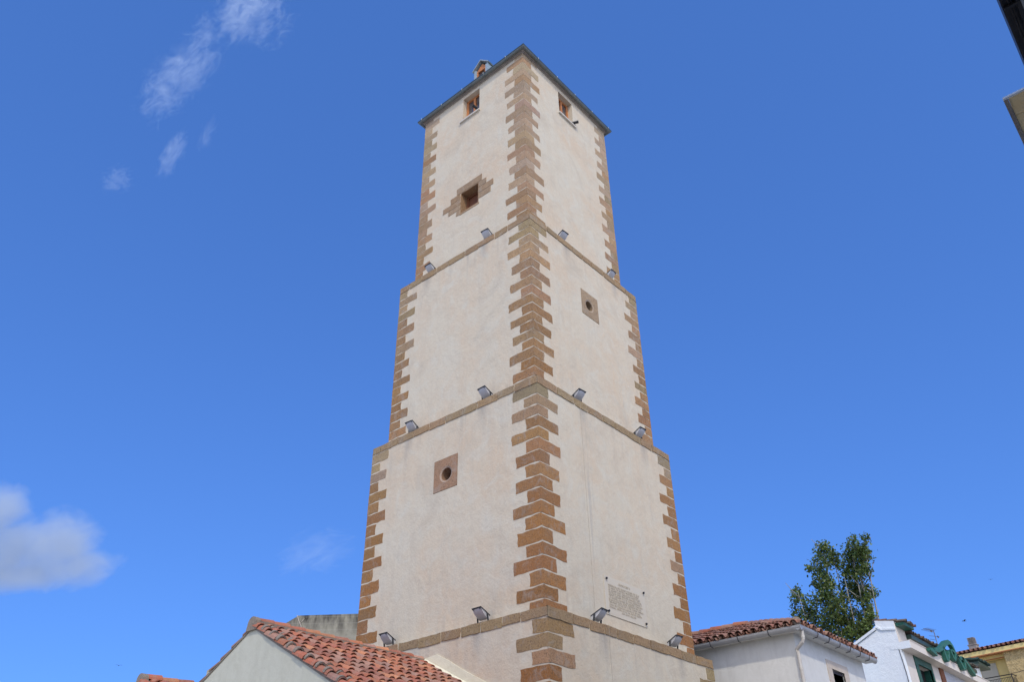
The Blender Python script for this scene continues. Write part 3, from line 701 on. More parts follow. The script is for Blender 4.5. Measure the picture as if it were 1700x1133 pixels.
MT['block2'] = mat('weathered_block_wall', (.36, .345, .27), .95, noise=[(3, (.42, .405, .33), .7), (9, (.28, .27, .21), .5)], bump=[(12, .012)], extra=block_extra)
E1, E2 = Vector((.649249, -.760576, 0)), Vector((.760576, .649249, 0))     # along the wall, away from the camera
o0 = Vector((-1.22, 8.72, 0))
wallb = thing('block_wall', tuple(o0), 'grey weathered concrete block wall behind the red roof, left of the tower', 'wall')
b = MB(); b.prism([o0 - E1 * 2.2, o0 - E1 * 2.2 + Vector((0, 0, 7.35)), o0 + E1 * -.02 + Vector((0, 0, 8.72)), o0 + E1 * .36 + Vector((0, 0, 8.95)), o0 + E1 * 3.6 + Vector((0, 0, 9.0)), o0 + E1 * 3.6], E2 * .3)
b.build('wall', MT['block2'], wallb)
b = MB(); p = o0 + E1 * .32 - E2 * .03
b.tube([p + Vector((0, 0, 8.95)), p + E1 * .06 + Vector((0, 0, 8.80)), p + E1 * .16 + Vector((0, 0, 8.62)), p + E1 * .22 + Vector((0, 0, 8.35)), p + E1 * .28 + Vector((0, 0, 8.1))], .012, 5)
b.tube([p + E1 * .12 + Vector((0, 0, 8.70)), p + E1 * .24 + Vector((0, 0, 8.85))], .008, 5)
b.build('dry_stem', MT['limestone'], wallb)

# ------------------------------------------------------------------ house to the right of the tower
RX, RY, RZ = 4.36, -5.10, 7.05       # wall planes, gutter height
hr = thing('tiled_house', (6.5, -2.5, 0), 'grey white house with red tiled hip roof right of the tower', 'house')
b = MB(); XE = 8.85; YB = 3.5; WZ = 7.0
WH = (6.42, 7.24, 5.0, 6.46, .22)
wall_face(b, RP(-RY), RX, XE, 0, WZ, (WH,))
b.face([(RX, YB, 0), (RX, RY, 0), (RX, RY, WZ), (RX, YB, WZ)]); b.face([(XE, RY, 0), (XE, YB, 0), (XE, YB, WZ), (XE, RY, WZ)]); b.face([(RX, YB, 0), (XE, YB, 0), (XE, YB, WZ), (RX, YB, WZ)])
b.build('wall', MT['housewall'], hr)
gl = MB(); GO = .30                     # gutter trough
def trough(b, A, B, outv, r=.065):
    A, B, outv = Vector(A), Vector(B), Vector(outv); prev = None
    pr = [(-.085, .02), (-.085, -.02)] + [(-r * math.cos(math.pi * k / 6), -.02 - r * math.sin(math.pi * k / 6)) for k in range(1, 6)] + [(.075, -.02), (.085, .03), (.07, .03), (.06, -.01), (-.06, -.01), (-.07, .02)]
    pa = [A + outv * q[0] + Vector((0, 0, q[1])) for q in pr]; pb = [B + outv * q[0] + Vector((0, 0, q[1])) for q in pr]; n = len(pr)
    for i in range(n): b.face([pa[i], pa[(i + 1) % n], pb[(i + 1) % n], pb[i]])
    b.face(pa); b.face(pb[::-1])
gx, gy = RX - GO + .02, RY - GO + .02
trough(gl, (gx, gy - .075, RZ), (gx, YB, RZ), (-1, 0, 0)); trough(gl, (gx - .06, gy, RZ), (9.12, gy, RZ), (0, -1, 0))
go = gl.build('gutter', MT['gutter'], hr)
for y in (-4.6, -3.75, -2.95, -2.2, -1.3):
    b = MB(); b.tube([(gx - .09, y, RZ + .035), (gx - .085, y, RZ - .03), (gx - .05, y, RZ - .09), (gx + .07, y, RZ - .10)], .009, 5); b.build('gutter_bracket', MT['wire'], hr)
for x in (5.05, 5.75, 6.45, 7.15, 7.85, 8.5):
    b = MB(); b.tube([(x, gy - .09, RZ + .035), (x, gy - .085, RZ - .03), (x, gy - .05, RZ - .09), (x, gy + .07, RZ - .10)], .009, 5); b.build('gutter_bracket', MT['wire'], hr)
b = MB()                                 # plastered eave soffit
b.box(gx + .06, RX, gy + .06, YB, WZ + .001, WZ + .05); b.box(RX + .001, 9.1, gy + .06, RY, WZ + .002, WZ + .05)
b.box(gx + .03, gx + .06, gy + .03, YB, WZ - .0, WZ + .09); b.box(gx + .061, 9.1, gy + .03, gy + .06, WZ - .0, WZ + .09)
b.build('soffit', MT['housewall'], hr)
ps = .335; pth = math.atan(ps)
roof = MB(); ex_, ey_ = gx - .04, gy - .04
WID = 9.15 - ex_
tile_field(roof, (ex_, ey_, RZ + .035), (0, 1, 0), (math.cos(pth), 0, math.sin(pth)), YB - ey_, 2.75, clip=lambda s, t: t * math.cos(pth) < s + .02, seed=51, pitch=.222, rad=.100, pal=[(.38, .17, .115), (.42, .19, .12), (.34, .17, .125), (.40, .22, .16), (.30, .15, .115), (.44, .28, .21)])
tile_field(roof, (ex_, ey_, RZ + .035), (1, 0, 0), (0, math.cos(pth), math.sin(pth)), WID, 2.75, clip=lambda s, t: t * math.cos(pth) < min(s, WID - s + .4) + .02, seed=52, pitch=.222, rad=.100, pal=[(.36, .16, .11), (.43, .19, .12), (.33, .17, .125), (.46, .24, .15), (.30, .14, .11), (.44, .28, .21)])
ridge_row(roof, (ex_ + .12, ey_ + .12, RZ + .14), (ex_ + 2.5, ey_ + 2.5, RZ + .14 + 2.4 * ps), r=.12, seed=17, pal=[(.34, .16, .11), (.32, .18, .13), (.36, .2, .15)])
ridge_row(roof, (ex_ + 2.5, ey_ + 2.5, RZ + .98), (ex_ + 2.5, YB, RZ + .98), r=.12, seed=18)
ro = roof.build('roof', MT['tile'], hr)
b = MB()
zt = RZ + .03; q = 2.55
b.face([(ex_ + .12, ey_ + .12, zt), (ex_ + .12, YB, zt), (ex_ + q, YB, zt + (q - .12) * ps), (ex_ + q, ey_ + q, zt + (q - .12) * ps)])
b.face([(ex_ + .12, ey_ + .12, zt), (ex_ + q, ey_ + q, zt + (q - .12) * ps), (9.12 - q + .2, ey_ + q, zt + (q - .12) * ps), (9.12, ey_ + .12, zt)])
b.face([(9.12, ey_ + .12, zt), (9.12 - q + .2, ey_ + q, zt + (q - .12) * ps), (9.12 - q + .2, YB, zt + (q - .12) * ps), (9.12, YB, zt)])
c = Vector((ex_ + .10, ey_ + .10, RZ + .15)); dv = Vector((-1, -1, 0)).normalized(); sv = Vector((1, -1, 0)).normalized()
b.prism([c + sv * (.115 * math.cos(2 * math.pi * k / 14)) + Vector((0, 0, .105 * math.sin(2 * math.pi * k / 14))) for k in range(14)], dv * .06)
b.build('mortar_bedding', MT['roof_mortar'], ro)
b = MB()                                 # downpipe with swan neck
b.tube([(gx + .16, gy + .0, RZ - .05), (gx + .16, gy + .0, RZ - .27), (gx + .17, gy + .03, RZ - .33), (RX - .03, RY - .02, RZ - .46), (RX - .055, RY - .055, RZ - .52), (RX - .055, RY - .055, RZ - .60), (RX - .055, RY - .055, .1)], .045, 10)
b.tube([(gx + .16, gy, RZ - .18), (gx + .16, gy, RZ - .24)], .052, 10); b.tube([(RX - .055, RY - .055, RZ - .9), (RX - .055, RY - .055, RZ - .96)], .052, 10)
b.build('downpipe', MT['pipe'], hr)
def wwindow(hole, y, mF, parent):
    a, c, e, f, d = hole; b = MB()
    b.box(a - .30, c + .30, y - .018, y + .03, f, f + .20); b.box(a - .30, a, y - .018, y + .03, e, f - .002); b.box(c, c + .30, y - .018, y + .03, e, f - .002)
    o = b.build('window', mF, parent)
    g = MB(); g.box(a, c, y + .20, y + .21, e, f); g.build('pane', MT['dark'], o)
    s = MB(); s.box(a + .01, c - .01, y + .05, y + .08, f - .19, f)
    for k in range(5): s.box(a + .01, c - .01, y + .045, y + .055, f - .2 + k * .04 + .004, f - .36 + k * .04 + .03)
    s.build('shutter', MT['shutter_dark'], o)
wwindow(WH, RY, MT['limestone'], hr)

# ------------------------------------------------------------------ poplar behind
rtree = random.Random(77)
TX = 21.0
tree = thing('poplar_tree', (21.0, -.3, 0), 'green poplar with pale bare stems rising behind the right tiled roof', 'tree')
clumps = [  # photo u, v, half width, half height, weight
 (1324, 1000, 13, 26, 9), (1330, 1030, 14, 18, 7), (1345, 1020, 10, 16, 5), (1362, 935, 15, 24, 10), (1362, 962, 14, 20, 8), (1366, 908, 7, 10, 4), (1384, 930, 13, 14, 7), (1378, 920, 8, 8, 3),
 (1374, 975, 14, 20, 9), (1360, 995, 18, 18, 9), (1382, 1000, 20, 22, 12), (1372, 1030, 26, 22, 14), (1400, 1010, 20, 26, 13), (1392, 1045, 26, 22, 14), (1415, 1035, 22, 22, 12), (1425, 1050, 18, 18, 8),
 (1410, 975, 16, 22, 10), (1408, 945, 12, 18, 8), (1412, 918, 14, 14, 8), (1425, 912, 14, 12, 7), (1434, 912, 7, 10, 3), (1426, 930, 14, 14, 8), (1425, 952, 14, 16, 8), (1436, 946, 8, 5, 3), (1442, 926, 6, 6, 2), (1430, 980, 14, 14, 8),
 (1445, 985, 10, 4, 4), (1436, 998, 12, 12, 6), (1442, 1014, 7, 6, 3), (1445, 1024, 7, 5, 3), (1436, 1042, 12, 10, 5), (1400, 1065, 30, 16, 12), (1350, 1048, 16, 12, 6), (1436, 896, 4, 5, 2), (1416, 897, 5, 5, 2), (1345, 945, 4, 6, 2), (1438, 1028, 14, 14, 6), (1443, 1044, 7, 8, 3)]
leaves = MB(); stems = MB()
base = Vector((21.2, -.2, 0))
tops = [(1364, 905), (1325, 985), (1340, 1005), (1384, 925), (1402, 960), (1412, 905), (1434, 900), (1428, 945), (1445, 985), (1376, 985), (1440, 1040)]
stems.tube([base, base + Vector((0, 0, 3)), base + Vector((.1, .1, 6.5))], [.30, .24, .20], 9)
forks = []
for (u, v) in tops:
    tp = at(u, v, AX, TX + rtree.uniform(-.7, .7)); s0 = base + Vector((rtree.uniform(-.1, .1), rtree.uniform(-.1, .1), rtree.uniform(4.5, 6.5)))
    m1 = s0.lerp(tp, .45); m1.y = s0.y + (tp.y - s0.y) * .75; m1.x = s0.x + (tp.x - s0.x) * .7
    m2 = s0.lerp(tp, .75); m2.y = s0.y + (tp.y - s0.y) * .92
    stems.tube([s0, m1, m1.lerp(m2, .5) + Vector((0, rtree.uniform(-.12, .12), 0)), m2, tp], [.10, .05, .042, .03, .01], 6); forks += [m1, m2, tp, m1.lerp(m2, .5), m2.lerp(tp, .5)]
    for _ in range(5):
        q = m1.lerp(tp, rtree.random()); e = q + Vector((rtree.uniform(-.5, .5), rtree.uniform(-.5, .5), rtree.uniform(.2, .7))); stems.tube([q, q.lerp(e, .5) + Vector((0, 0, -.03)), e], [.028, .02, .008], 5)
mpp = 43.5 / FPX
def leaf(p, s, tint):
    d = Vector((rtree.gauss(0, 1), rtree.gauss(0, 1), rtree.gauss(-.2, .8))).normalized(); e = d.cross(Vector((rtree.gauss(0, 1), rtree.gauss(0, 1), rtree.gauss(0, 1)))).normalized(); n = d.cross(e)
    leaves.face([p - d * s, p - d * s * .2 + e * s * .62, p + d * s * 1.0, p - d * s * .2 - e * s * .62 + n * s * .2], tint)
for (u, v, hw, hh, wt) in clumps:
    x0 = TX + rtree.uniform(-.8, .8)
    for _ in range(int(wt * 5.0)):
        while True:
            a, c, d = rtree.uniform(-1, 1), rtree.uniform(-1, 1), rtree.uniform(-1, 1)
            if a * a + c * c + d * d < 1: break
        twig = at(u + a * hw, v + c * hh, AX, x0 + d * max(hw, hh) * mpp * .9)
        k = rtree.uniform(.6, 1.6)
        for _ in range(rtree.randint(7, 13)):
            p = twig + Vector((rtree.gauss(0, .105), rtree.gauss(0, .105), rtree.gauss(-.02, .105)))
            leaf(p, rtree.uniform(.05, .085), vmul((rtree.uniform(.85, 1.25), 1.0, rtree.uniform(.8, 1.1)), k))
stems.build('trunk', MT['bark'], tree, smooth=True); leaves.build('crown', MT['leaf'], tree)

# ------------------------------------------------------------------ white building with green lettering
WX, WY, WC = 14.2, -4.69, -5.04
wb = thing('white_building', (18, -2, 0), 'white building with green tiled eaves and a pale canopy', 'building')
b = MB()
gab = [(WX, 1.6, 0), (WX, 1.6, 6.45), (WX, -3.21, 8.70), (WX, -4.06, 9.10), (WX, -4.06, 9.42), (WX, -4.69, 9.30), (WX, WY, 0)]
b.prism(gab, (.25, 0, 0)); b.build('gable', MT['white'], wb)
b = MB(); b.prism([(WX - .06, 1.6, 6.50), (WX - .06, -4.05, 9.115), (WX - .06, -4.05, 9.20), (WX - .06, 1.6, 6.60)], (.40, 0, 0))
b.prism([(WX - .045, -4.02, 9.20), (WX - .045, -4.22, 9.06), (WX - .045, -4.688, 9.00), (WX - .045, -4.688, 9.06), (WX - .045, -4.22, 9.12), (WX - .045, -4.08, 9.24)], (.05, 0, 0)); b.build('coping', MT['white'], wb)
fc = MB(); XR = 27.5
WG = (15.65, 17.05, 6.2, 8.10, .3); WS = (18.55, 21.2, 6.2, 8.347, .12)
wall_face(fc, RP(-WY), WX + .251, XR, 0, 8.345, (WG,))
fc.box(WX + .251, 22.9, WY, WY + .25, 8.60, 8.93)
fc.box(WX + .004, 15.16, WY - .006, WY + .244, 8.60, 9.24)
fc.build('facade', MT['facade'], wb)
b = MB(); b.box(WX + .001, XR, WC, WY + .1, 8.352, 8.598); b.box(WX + .05, XR, WC - .02, WC + .05, 8.599, 8.625); b.build('canopy', MT['facade'], wb)
b = MB(); b.box(WX - .004, WX + .05, WC + .004, WY + .06, 8.356, 8.594); nn = 10
b.prism([(WX - .012, WY + .06 + .20 + .085 * math.sin(math.pi * k / nn), 8.46 + .085 * math.cos(math.pi * k / nn)) for k in range(nn + 1)] + [(WX - .012, WY + .0, 8.375), (WX - .012, WY + .0, 8.545)], (.05, 0, 0))
b.build('canopy_end', MT['white'], wb)
b = MB()                                 # green tiled eave
b.box(15.17, 22.9, WY - .18, WY + .3, 8.86, 9.00); b.build('eave_board', MT['green_tile'], wb)
roof = MB(); tile_field(roof, (15.15, WY - .22, 8.995), (1, 0, 0), (0, math.cos(.25), math.sin(.25)), 22.95 - 15.2, .72, seed=61, pitch=.205, expo=.34, tl=.42, pal=[(.05, .075, .06), (.09, .09, .07), (.04, .055, .045)], pans=False)
roof.face([(15.15, WY - .18, 9.01), (22.9, WY - .18, 9.01), (22.9, -4.15, 9.17), (15.15, -4.15, 9.17)], (.08, .10, .08))
roof.face([(WX + .3, -4.149, 9.17), (22.9, -4.149, 9.17), (22.9, 1.6, 6.62), (WX + .3, 1.6, 6.62)], (.3, .13, .08))
roof.build('roof', MT['tile'], wb)
b = MB(); b.box(WX + .06, 15.25, -5.00, -4.705, 9.13, 9.235); b.build('pier_cap', MT['green'], wb)
roof = MB()
tile_field(roof, (WX - .01, -5.06, 9.22), (1, 0, 0), (0, math.cos(.19), math.sin(.19)), 1.25, 1.06, seed=62, pitch=.2, expo=.34, rad=.075, lift=.0, pal=[(.22, .12, .08), (.12, .11, .08), (.10, .11, .09)], pans=False)
roof.build('pier_tiles', MT['tile'], wb)
b = MB()
a_, c_, e_, f_, d_ = WG
b.box(a_ - .3, c_ + .14, WY - .03, WY + .05, f_, f_ + .24); b.box(a_ - .3, a_, WY - .03, WY + .05, e_, f_ - .002); b.box(c_, c_ + .14, WY - .03, WY + .05, e_, f_ - .002)
b.box(a_ + .0, a_ + .1, WY + .05, WY + .29, e_, f_); b.box(c_ - .06, c_, WY + .05, WY + .29, e_, f_)
gw = b.build('window', MT['green'], wb)
b = MB(); b.box(a_ + .1, c_ - .06, WY + .24, WY + .27, e_, f_); b.build('pane', MT['dark'], gw)
b = MB(); b.box(a_ + .14, a_ + .55, WY + .20, WY + .239, e_, f_ - .06); b.build('door_leaf', MT['wood_dark'], gw)
b = MB(); b.box(18.05, 18.5, WY - .05, WY + .02, 5.5, 8.345); b.build('post', MT['brown'], wb)
b = MB(); b.box(18.52, 21.2, WY - .02, WY + .002, 5.8, 8.343)
for k in range(40): b.box(18.54, 21.18, WY - .034, WY - .018, 8.343 - (k + 1) * .06 + .012, 8.343 - k * .06)
b.build('shutter', MT['shutter'], wb)
b = MB(); b.box(22.9, 24.3, -4.69, -4.45, 8.6, 9.30); b.build('end_pier', MT['white'], wb)
b = MB(); b.box(23.3, 25.0, -4.95, -4.3, 9.30, 9.40); tile_field(b, (23.2, -5.0, 9.40), (1, 0, 0), (0, 1, .15), 1.9, .7, pitch=.2, seed=66, pal=[(.6, .6, .6)], pans=False); b.build('end_pier_cap', MT['green_tile'], wb)
b = MB(); b.tube([(WX - .012, WY + .06, 8.36), (WX - .012, WY + .02, 7.6), (WX - .012, WY + .03, 3)], .010, 5); tag(b.build('cable', MT['wire']), 'thin dark cable down the edge of the white gable', 'cable')

# green cut-out lettering on the canopy edge
sign = thing('green_lettering', (19, WC - .1, 8.6), 'big green cut-out script lettering along the pale canopy edge', 'sign')
def Zp(x, y): return at(1480 + x * 160 / 1700, 1040 + y * 160 / 1700, AY, WC - .16)
def ribbon(pts, widths):
    P = [Zp(*p) for p in pts]; n = len(P); Lf = []; Rt = []
    for i in range(n):
        d = P[min(i + 1, n - 1)] - P[max(i - 1, 0)]; s = Vector((-d.z, 0, d.x)).normalized() * widths[i] * .74
        Lf.append(P[i] + s); Rt.append(P[i] - s)
    b = MB()
    for i in range(n - 1): b.prism([Lf[i], Lf[i + 1], Rt[i + 1], Rt[i]], (0, .14, 0))
    b.build('letter', MT['green_letter'], sign)
ribbon([(690, 405), (730, 430), (785, 480), (815, 520)], [.06, .10, .09, .05])
ribbon([(760, 410), (830, 430), (890, 395), (925, 350), (960, 305), (1005, 285), (1050, 310), (1090, 370), (1125, 450), (1160, 530), (1190, 560)], [.07, .10, .11, .12, .12, .11, .10, .10, .09, .08, .07])
ribbon([(925, 370), (940, 440), (965, 520), (990, 590), (1005, 625)], [.09, .11, .12, .10, .05])
ribbon([(1015, 455), (1025, 530), (1015, 600), (1005, 625)], [.08, .08, .07, .04])
ribbon([(1050, 420), (1075, 490), (1105, 560), (1135, 615)], [.08, .09, .09, .05])
ribbon([(1080, 430), (1120, 470), (1140, 540), (1140, 612)], [.06, .08, .08, .05])
ribbon([(1165, 535), (1200, 580), (1240, 660), (1280, 740), (1312, 775)], [.09, .11, .12, .11, .05])
ribbon([(1200, 580), (1240, 565), (1285, 600), (1310, 680), (1320, 770)], [.07, .08, .09, .09, .05])
ribbon([(1245, 562), (1290, 590), (1345, 660), (1400, 740), (1440, 800), (1490, 865)], [.07, .09, .10, .11, .11, .09])

# television aerial on that roof
ant = thing('television_aerial', (22, -3.9, 9.2), 'thin rusty television aerial standing on the green tiled roof', 'aerial')
def Zq(x, y, d=0): return at(1480 + x * 160 / 1700, 1040 + y * 160 / 1700, AY, -3.95 + d)
b = MB(); b.tube([Zq(845, 470), Zq(825, 370), Zq(775, 200), Zq(740, 85)], .016, 6); b.build('mast', MT['alu'], ant)
b = MB(); b.tube([Zq(565, 50, .1), Zq(690, 75), Zq(745, 92)], .012, 5)
for t in range(7):
    q = Zq(580 + t * 24, 54 + t * 5.5); b.tube([q + Vector((.0, -.14, .02)), q + Vector((0, .14, -.02))], .006, 4)
b.tube([Zq(690, 90) , Zq(715, 105)], .03, 5); b.build('antenna', MT['alu'], ant)
b = MB(); b.tube([Zq(660, 175, .2), Zq(765, 185), Zq(845, 190, -.2)], .008, 5); b.tube([Zq(810, 185), Zq(830, 205)], .03, 5)
b.tube([Zq(680, 235, .2), Zq(780, 250, -.1)], .008, 5); b.tube([Zq(745, 335, .1), Zq(815, 330, -.1)], .014, 5); b.build('crossbar', MT['alu'], ant)

# ------------------------------------------------------------------ yellow apartment block far right
A0 = Vector((32.0, -2.48, 0)); YD = Vector((-.17, -.985, 0)).normalized(); YN = Vector((-YD.y, YD.x, 0)); YN = -YN if YN.x > 0 else YN   # outward
YC = YN.dot(A0)
def Y(x, y, back=0.0): return at(1600 + x * 100 / 1218, 1040 + y * 100 / 1218, YN, YC - back)
def yz(x, y, back): return Y(x, y, back).z
yb = thing('yellow_apartment_block', tuple(A0), 'yellow apartment block with terracotta roof, brown textured pier and railed balcony', 'building')
def slab(b, s0, s1, b0, b1, z0, z1, m=0):    # s along the facade from A0, b behind the fascia plane
    o = A0 + YD * s0 - YN * b0; o.z = z0; b.obox(o, YD * (s1 - s0), -YN * (b1 - b0), (0, 0, z1 - z0), m=m)
S0, S1 = -3.0, 9.0
zt_, zb_ = yz(600, 455, 0), yz(600, 548, 0)
b = MB(); slab(b, S0, S1, 0, .3, zb_, zt_); z3, z4 = yz(500, 600, .25), yz(500, 640, .25)
slab(b, S0, S1, .25, .6, z3, zb_ - .001); z5 = yz(500, 690, .45); slab(b, S0, S1, .45, .8, z5, z3 - .001)
slab(b, S0, S1, .85, 9, 0, z5 + .3)
b.build('wall', MT['yellow'], yb)
b = MB(); slab(b, S0, S1, -.012, .05, zb_ - .03, zb_ + .012); slab(b, S0, S1, .235, .3, z3 - .025, z3 + .012); slab(b, S0, S1, .435, .5, z5 - .025, z5 + .012); b.build('trim', MT['orange'], yb)
def s_of(x, y, back): return (Y(x, y, back) - A0).dot(YD)
sa = s_of(800, 570, .2); b = MB(); slab(b, sa, sa + 1.55, .2, .86, 0, zb_ - .002); b.build('textured_pier', MT['ochre'], yb)
b = MB(); sA, sB = s_of(345, 900, .83), s_of(690, 900, .83); slab(b, sA, sB, .80, .849, 6.5, yz(520, 770, .83))
for k in range(60): slab(b, sA + .02, sB - .02, .79, .80, yz(520, 770, .83) - .055 * (k + 1) + .008, yz(520, 770, .83) - .055 * k)
b.build('roller_blind', MT['cream_blind'], yb)
roof = MB(); o = A0 + YD * S0 + YN * .04; o.z = zt_ + .03
up = (-YN * math.cos(.205) + Vector((0, 0, math.sin(.205))))
tile_field(roof, o, YD, up, S1 - S0, 3.0, pitch=.23, expo=.34, seed=71, pal=[(.40, .17, .11), (.36, .15, .10), (.44, .22, .15), (.34, .17, .13)], pans=True, rad=.09)
p = [A0 + YD * S0, A0 + YD * S1]
roof.face([Vector((p[0].x, p[0].y, zt_ + .02)), Vector((p[1].x, p[1].y, zt_ + .02)), Vector((p[1].x, p[1].y, zt_ + .02)) + up * 3.1, Vector((p[0].x, p[0].y, zt_ + .02)) + up * 3.1], (.3, .14, .1))
ro = roof.build('roof', MT['tile'], yb)
cp = Y(215, 470, .5); b = MB(); cz = cp.z - .1; cx_, cy_ = cp.x, cp.y
dz_ = (Y(215, 395, .5).z); top = Y(180, 240, .5).z
b.obox(Vector((cx_, cy_, cz)) - YD * .19 + YN * .17, YD * .38, -YN * .34, (0, 0, dz_ - cz)); b.obox(Vector((cx_, cy_, dz_)) - YD * .22 + YN * .2, YD * .44, -YN * .4, (0, 0, .04))
for k in range(6):
    z0 = dz_ + .04 + (top - dz_ - .04) * k / 6; hgt = (top - dz_) / 6
    b.obox(Vector((cx_, cy_, z0)) - YD * .08 + YN * .08, YD * .16, -YN * .16, (0, 0, hgt), (.4, .4, .4)); b.obox(Vector((cx_, cy_, z0 + hgt * .45)) - YD * .16 + YN * .16, YD * .32, -YN * .32, (0, 0, hgt * .40))
b.build('chimney', MT['concrete'], ro)
b = MB()
rb = -.35; rl = [Y(380, 1062, rb), Y(660, 1030, rb), Y(955, 968, rb)]; zr = rl[1].z
e0 = rl[0] - YD * 1.2; e1 = rl[2]; e0.z = e1.z = zr
b.tube([e0, e1], .022, 6); b.tube([e1, e1 - YN * 1.2], .022, 6)
lo0, lo1 = e0 - Vector((0, 0, .95)), e1 - Vector((0, 0, .95)); b.tube([lo0, lo1], .018, 5); m0, m1 = e0 - Vector((0, 0, .12)), e1 - Vector((0, 0, .12)); b.tube([m0, m1], .012, 5)
n = int((e1 - e0).length / .075)
for k in range(n + 1):
    q = m0.lerp(m1, k / n); b.tube([q, q - Vector((0, 0, .83))], .008, 4)
for k in range(12):
    q = m1.lerp(m1 - YN * 1.2, k / 12); b.tube([q, q - Vector((0, 0, .83))], .008, 4)
for q in (e0, e1): b.tube([q, q - Vector((0, 0, .98))], .026, 5)
rail = b.build('railing', MT['black'], yb)
b = MB(); q = e0 - YN * 1.2 ; b.obox(Vector((q.x, q.y, zr - 1.15)) , (e1 - e0), YN * 1.25, (0, 0, .15)); b.build('balcony', MT['yellow'], yb)
b = MB(); c0 = Y(960, 968, -.3); c1 = Y(1218, 902, -.3); b.tube([c0, c0.lerp(c1, .5) - Vector((0, 0, .015)), c1, c1 + (c1 - c0) * 2], .012, 5); tag(b.build('cable', MT['wire']), 'dark cable crossing the brown textured pier of the yellow block', 'cable')

# cables between the right house and the white gable
def span(a, c, sag, r, label):
    a, c = Vector(a), Vector(c); b = MB(); b.tube([a.lerp(c, k / 10) - Vector((0, 0, sag * 4 * (k / 10) * (1 - k / 10))) for k in range(11)], r, 5); tag(b.build('cable', MT['wire']), label, 'cable')
span((XE + .01, RY - .02, 6.45), at(1700, 1200, AX, WX - .05), .05, .010, 'upper dark cable from the grey white house across the white gable')
span((XE + .01, RY - .03, 6.25), at(1500, 1190, AX, WX - .05), .05, .014, 'lower thick dark cable leaving the corner of the grey white house')

# ------------------------------------------------------------------ building beside the camera, top right
nb = thing('apartment_building', (-2, -16, 0), 'overhanging building at the right edge with black gutter and beige balcony underside', 'building')
b = MB(); b.box(-26.5, 3, -22, -14.95, 0, 9.22); b.build('wall', MT['facade'], nb)
b = MB(); b.box(-26.8, 3.2, -14.949, -14.35, 9.23, 9.40); b.box(-26.8, 3.2, -22.3, -14.949, 9.24, 9.5); b.build('eave_soffit', MT['grey_soffit'], nb)
b = MB(); b.box(-26.8, 3.3, -14.345, -14.30, 9.17, 9.42); b.box(-26.8, 3.3, -14.299, -14.20, 9.205, 9.40); b.box(-26.8, 3.3, -14.199, -14.178, 9.19, 9.43)
for y in (-14.27, -14.245): b.tube([(-26.8, y, 9.195), (3.3, y, 9.195)], .008, 6)
for k in range(26): x = -25.6 + k * 1.1; b.box(x, x + .04, -14.345, -14.19, 9.165, 9.204)
b.build('gutter', MT['black'], nb)
b = MB(); XB0, XB1, YB0 = -11.18, -6.4, -13.762
b.box(XB0 + .12, XB1, -14.95, YB0 - .01, 6.22, 6.26); bal = b.build('balcony', MT['facade'], nb)
b = MB(); r3 = random.Random(3)
x = XB0 + .005; first = True
while x < XB1 - .1:
    wx = .20
    b.box(x + .004, x + wx - .004, -14.94, YB0 - .026, 6.204, 6.2195, vmul((1, 1, 1), r3.uniform(.85, 1.1))); x += wx
b.build('soffit_panels', MT['soffit'], bal)
b = MB(); b.box(XB0, XB1, YB0 - .024, YB0 + .004, 6.198, 6.222); b.build('edge_trim', MT['brown'] if False else MT['concrete'], bal)
b = MB(); b.box(XB0 - .02, XB0 - .001, -14.95, YB0 + .004, 6.198, 6.212); b.build('edge_flashing', MT['white'], bal)

# ------------------------------------------------------------------ birds
def bird(loc, s, rz, label):
    b = MB(); L0 = Vector(loc)
    c, n_ = math.cos(rz), math.sin(rz)
    def T(x, y, z): return L0 + Vector((x * c - y * n_, x * n_ + y * c, z)) * s
    prof = [(-.32, .01), (-.2, .05), (0, .085), (.16, .07), (.24, .055), (.30, .05), (.36, .015)]
    ringp = [[T(x, r * math.cos(2 * math.pi * k / 8), r * math.sin(2 * math.pi * k / 8)) for k in range(8)] for x, r in prof]
    vs = [p for q in ringp for p in q]; fs = [(i * 8 + k, i * 8 + (k + 1) % 8, i * 8 + 8 + (k + 1) % 8, i * 8 + 8 + k) for i in range(len(prof) - 1) for k in range(8)]
    b.poly(vs, fs)
    for sg in (-1, 1):
        w = [(.12, .05, .03), (.16, .35, .16), (.02, .80, .10), (-.06, .40, .13), (-.10, .06, .03)]
        up_ = [T(x, sg * y, z + .015) for x, y, z in w]; dn = [T(x, sg * y, z - .01) for x, y, z in w]
        b.face(up_); b.face(dn[::-1])
        for i in range(5): b.face([up_[i], up_[(i + 1) % 5], dn[(i + 1) % 5], dn[i]])
    b.face([T(-.28, .03, .01), T(-.48, .10, .0), T(-.44, 0, .0), T(-.48, -.10, 0), T(-.28, -.03, .01)])
    tag(b.build('bird', MT['bird']), label, 'bird', 'birds in flight')
bird(at(1601, 1032, AX, 50), .36, 2.3, 'small dark bird flying above the yellow apartment block')
bird(at(1645, 963, AX, 55), .22, .4, 'tiny dark bird high above the right-hand roofs')
bird(at(197, 1106, AY, 45), .28, 1.1, 'tiny dark bird low in the sky at bottom left')

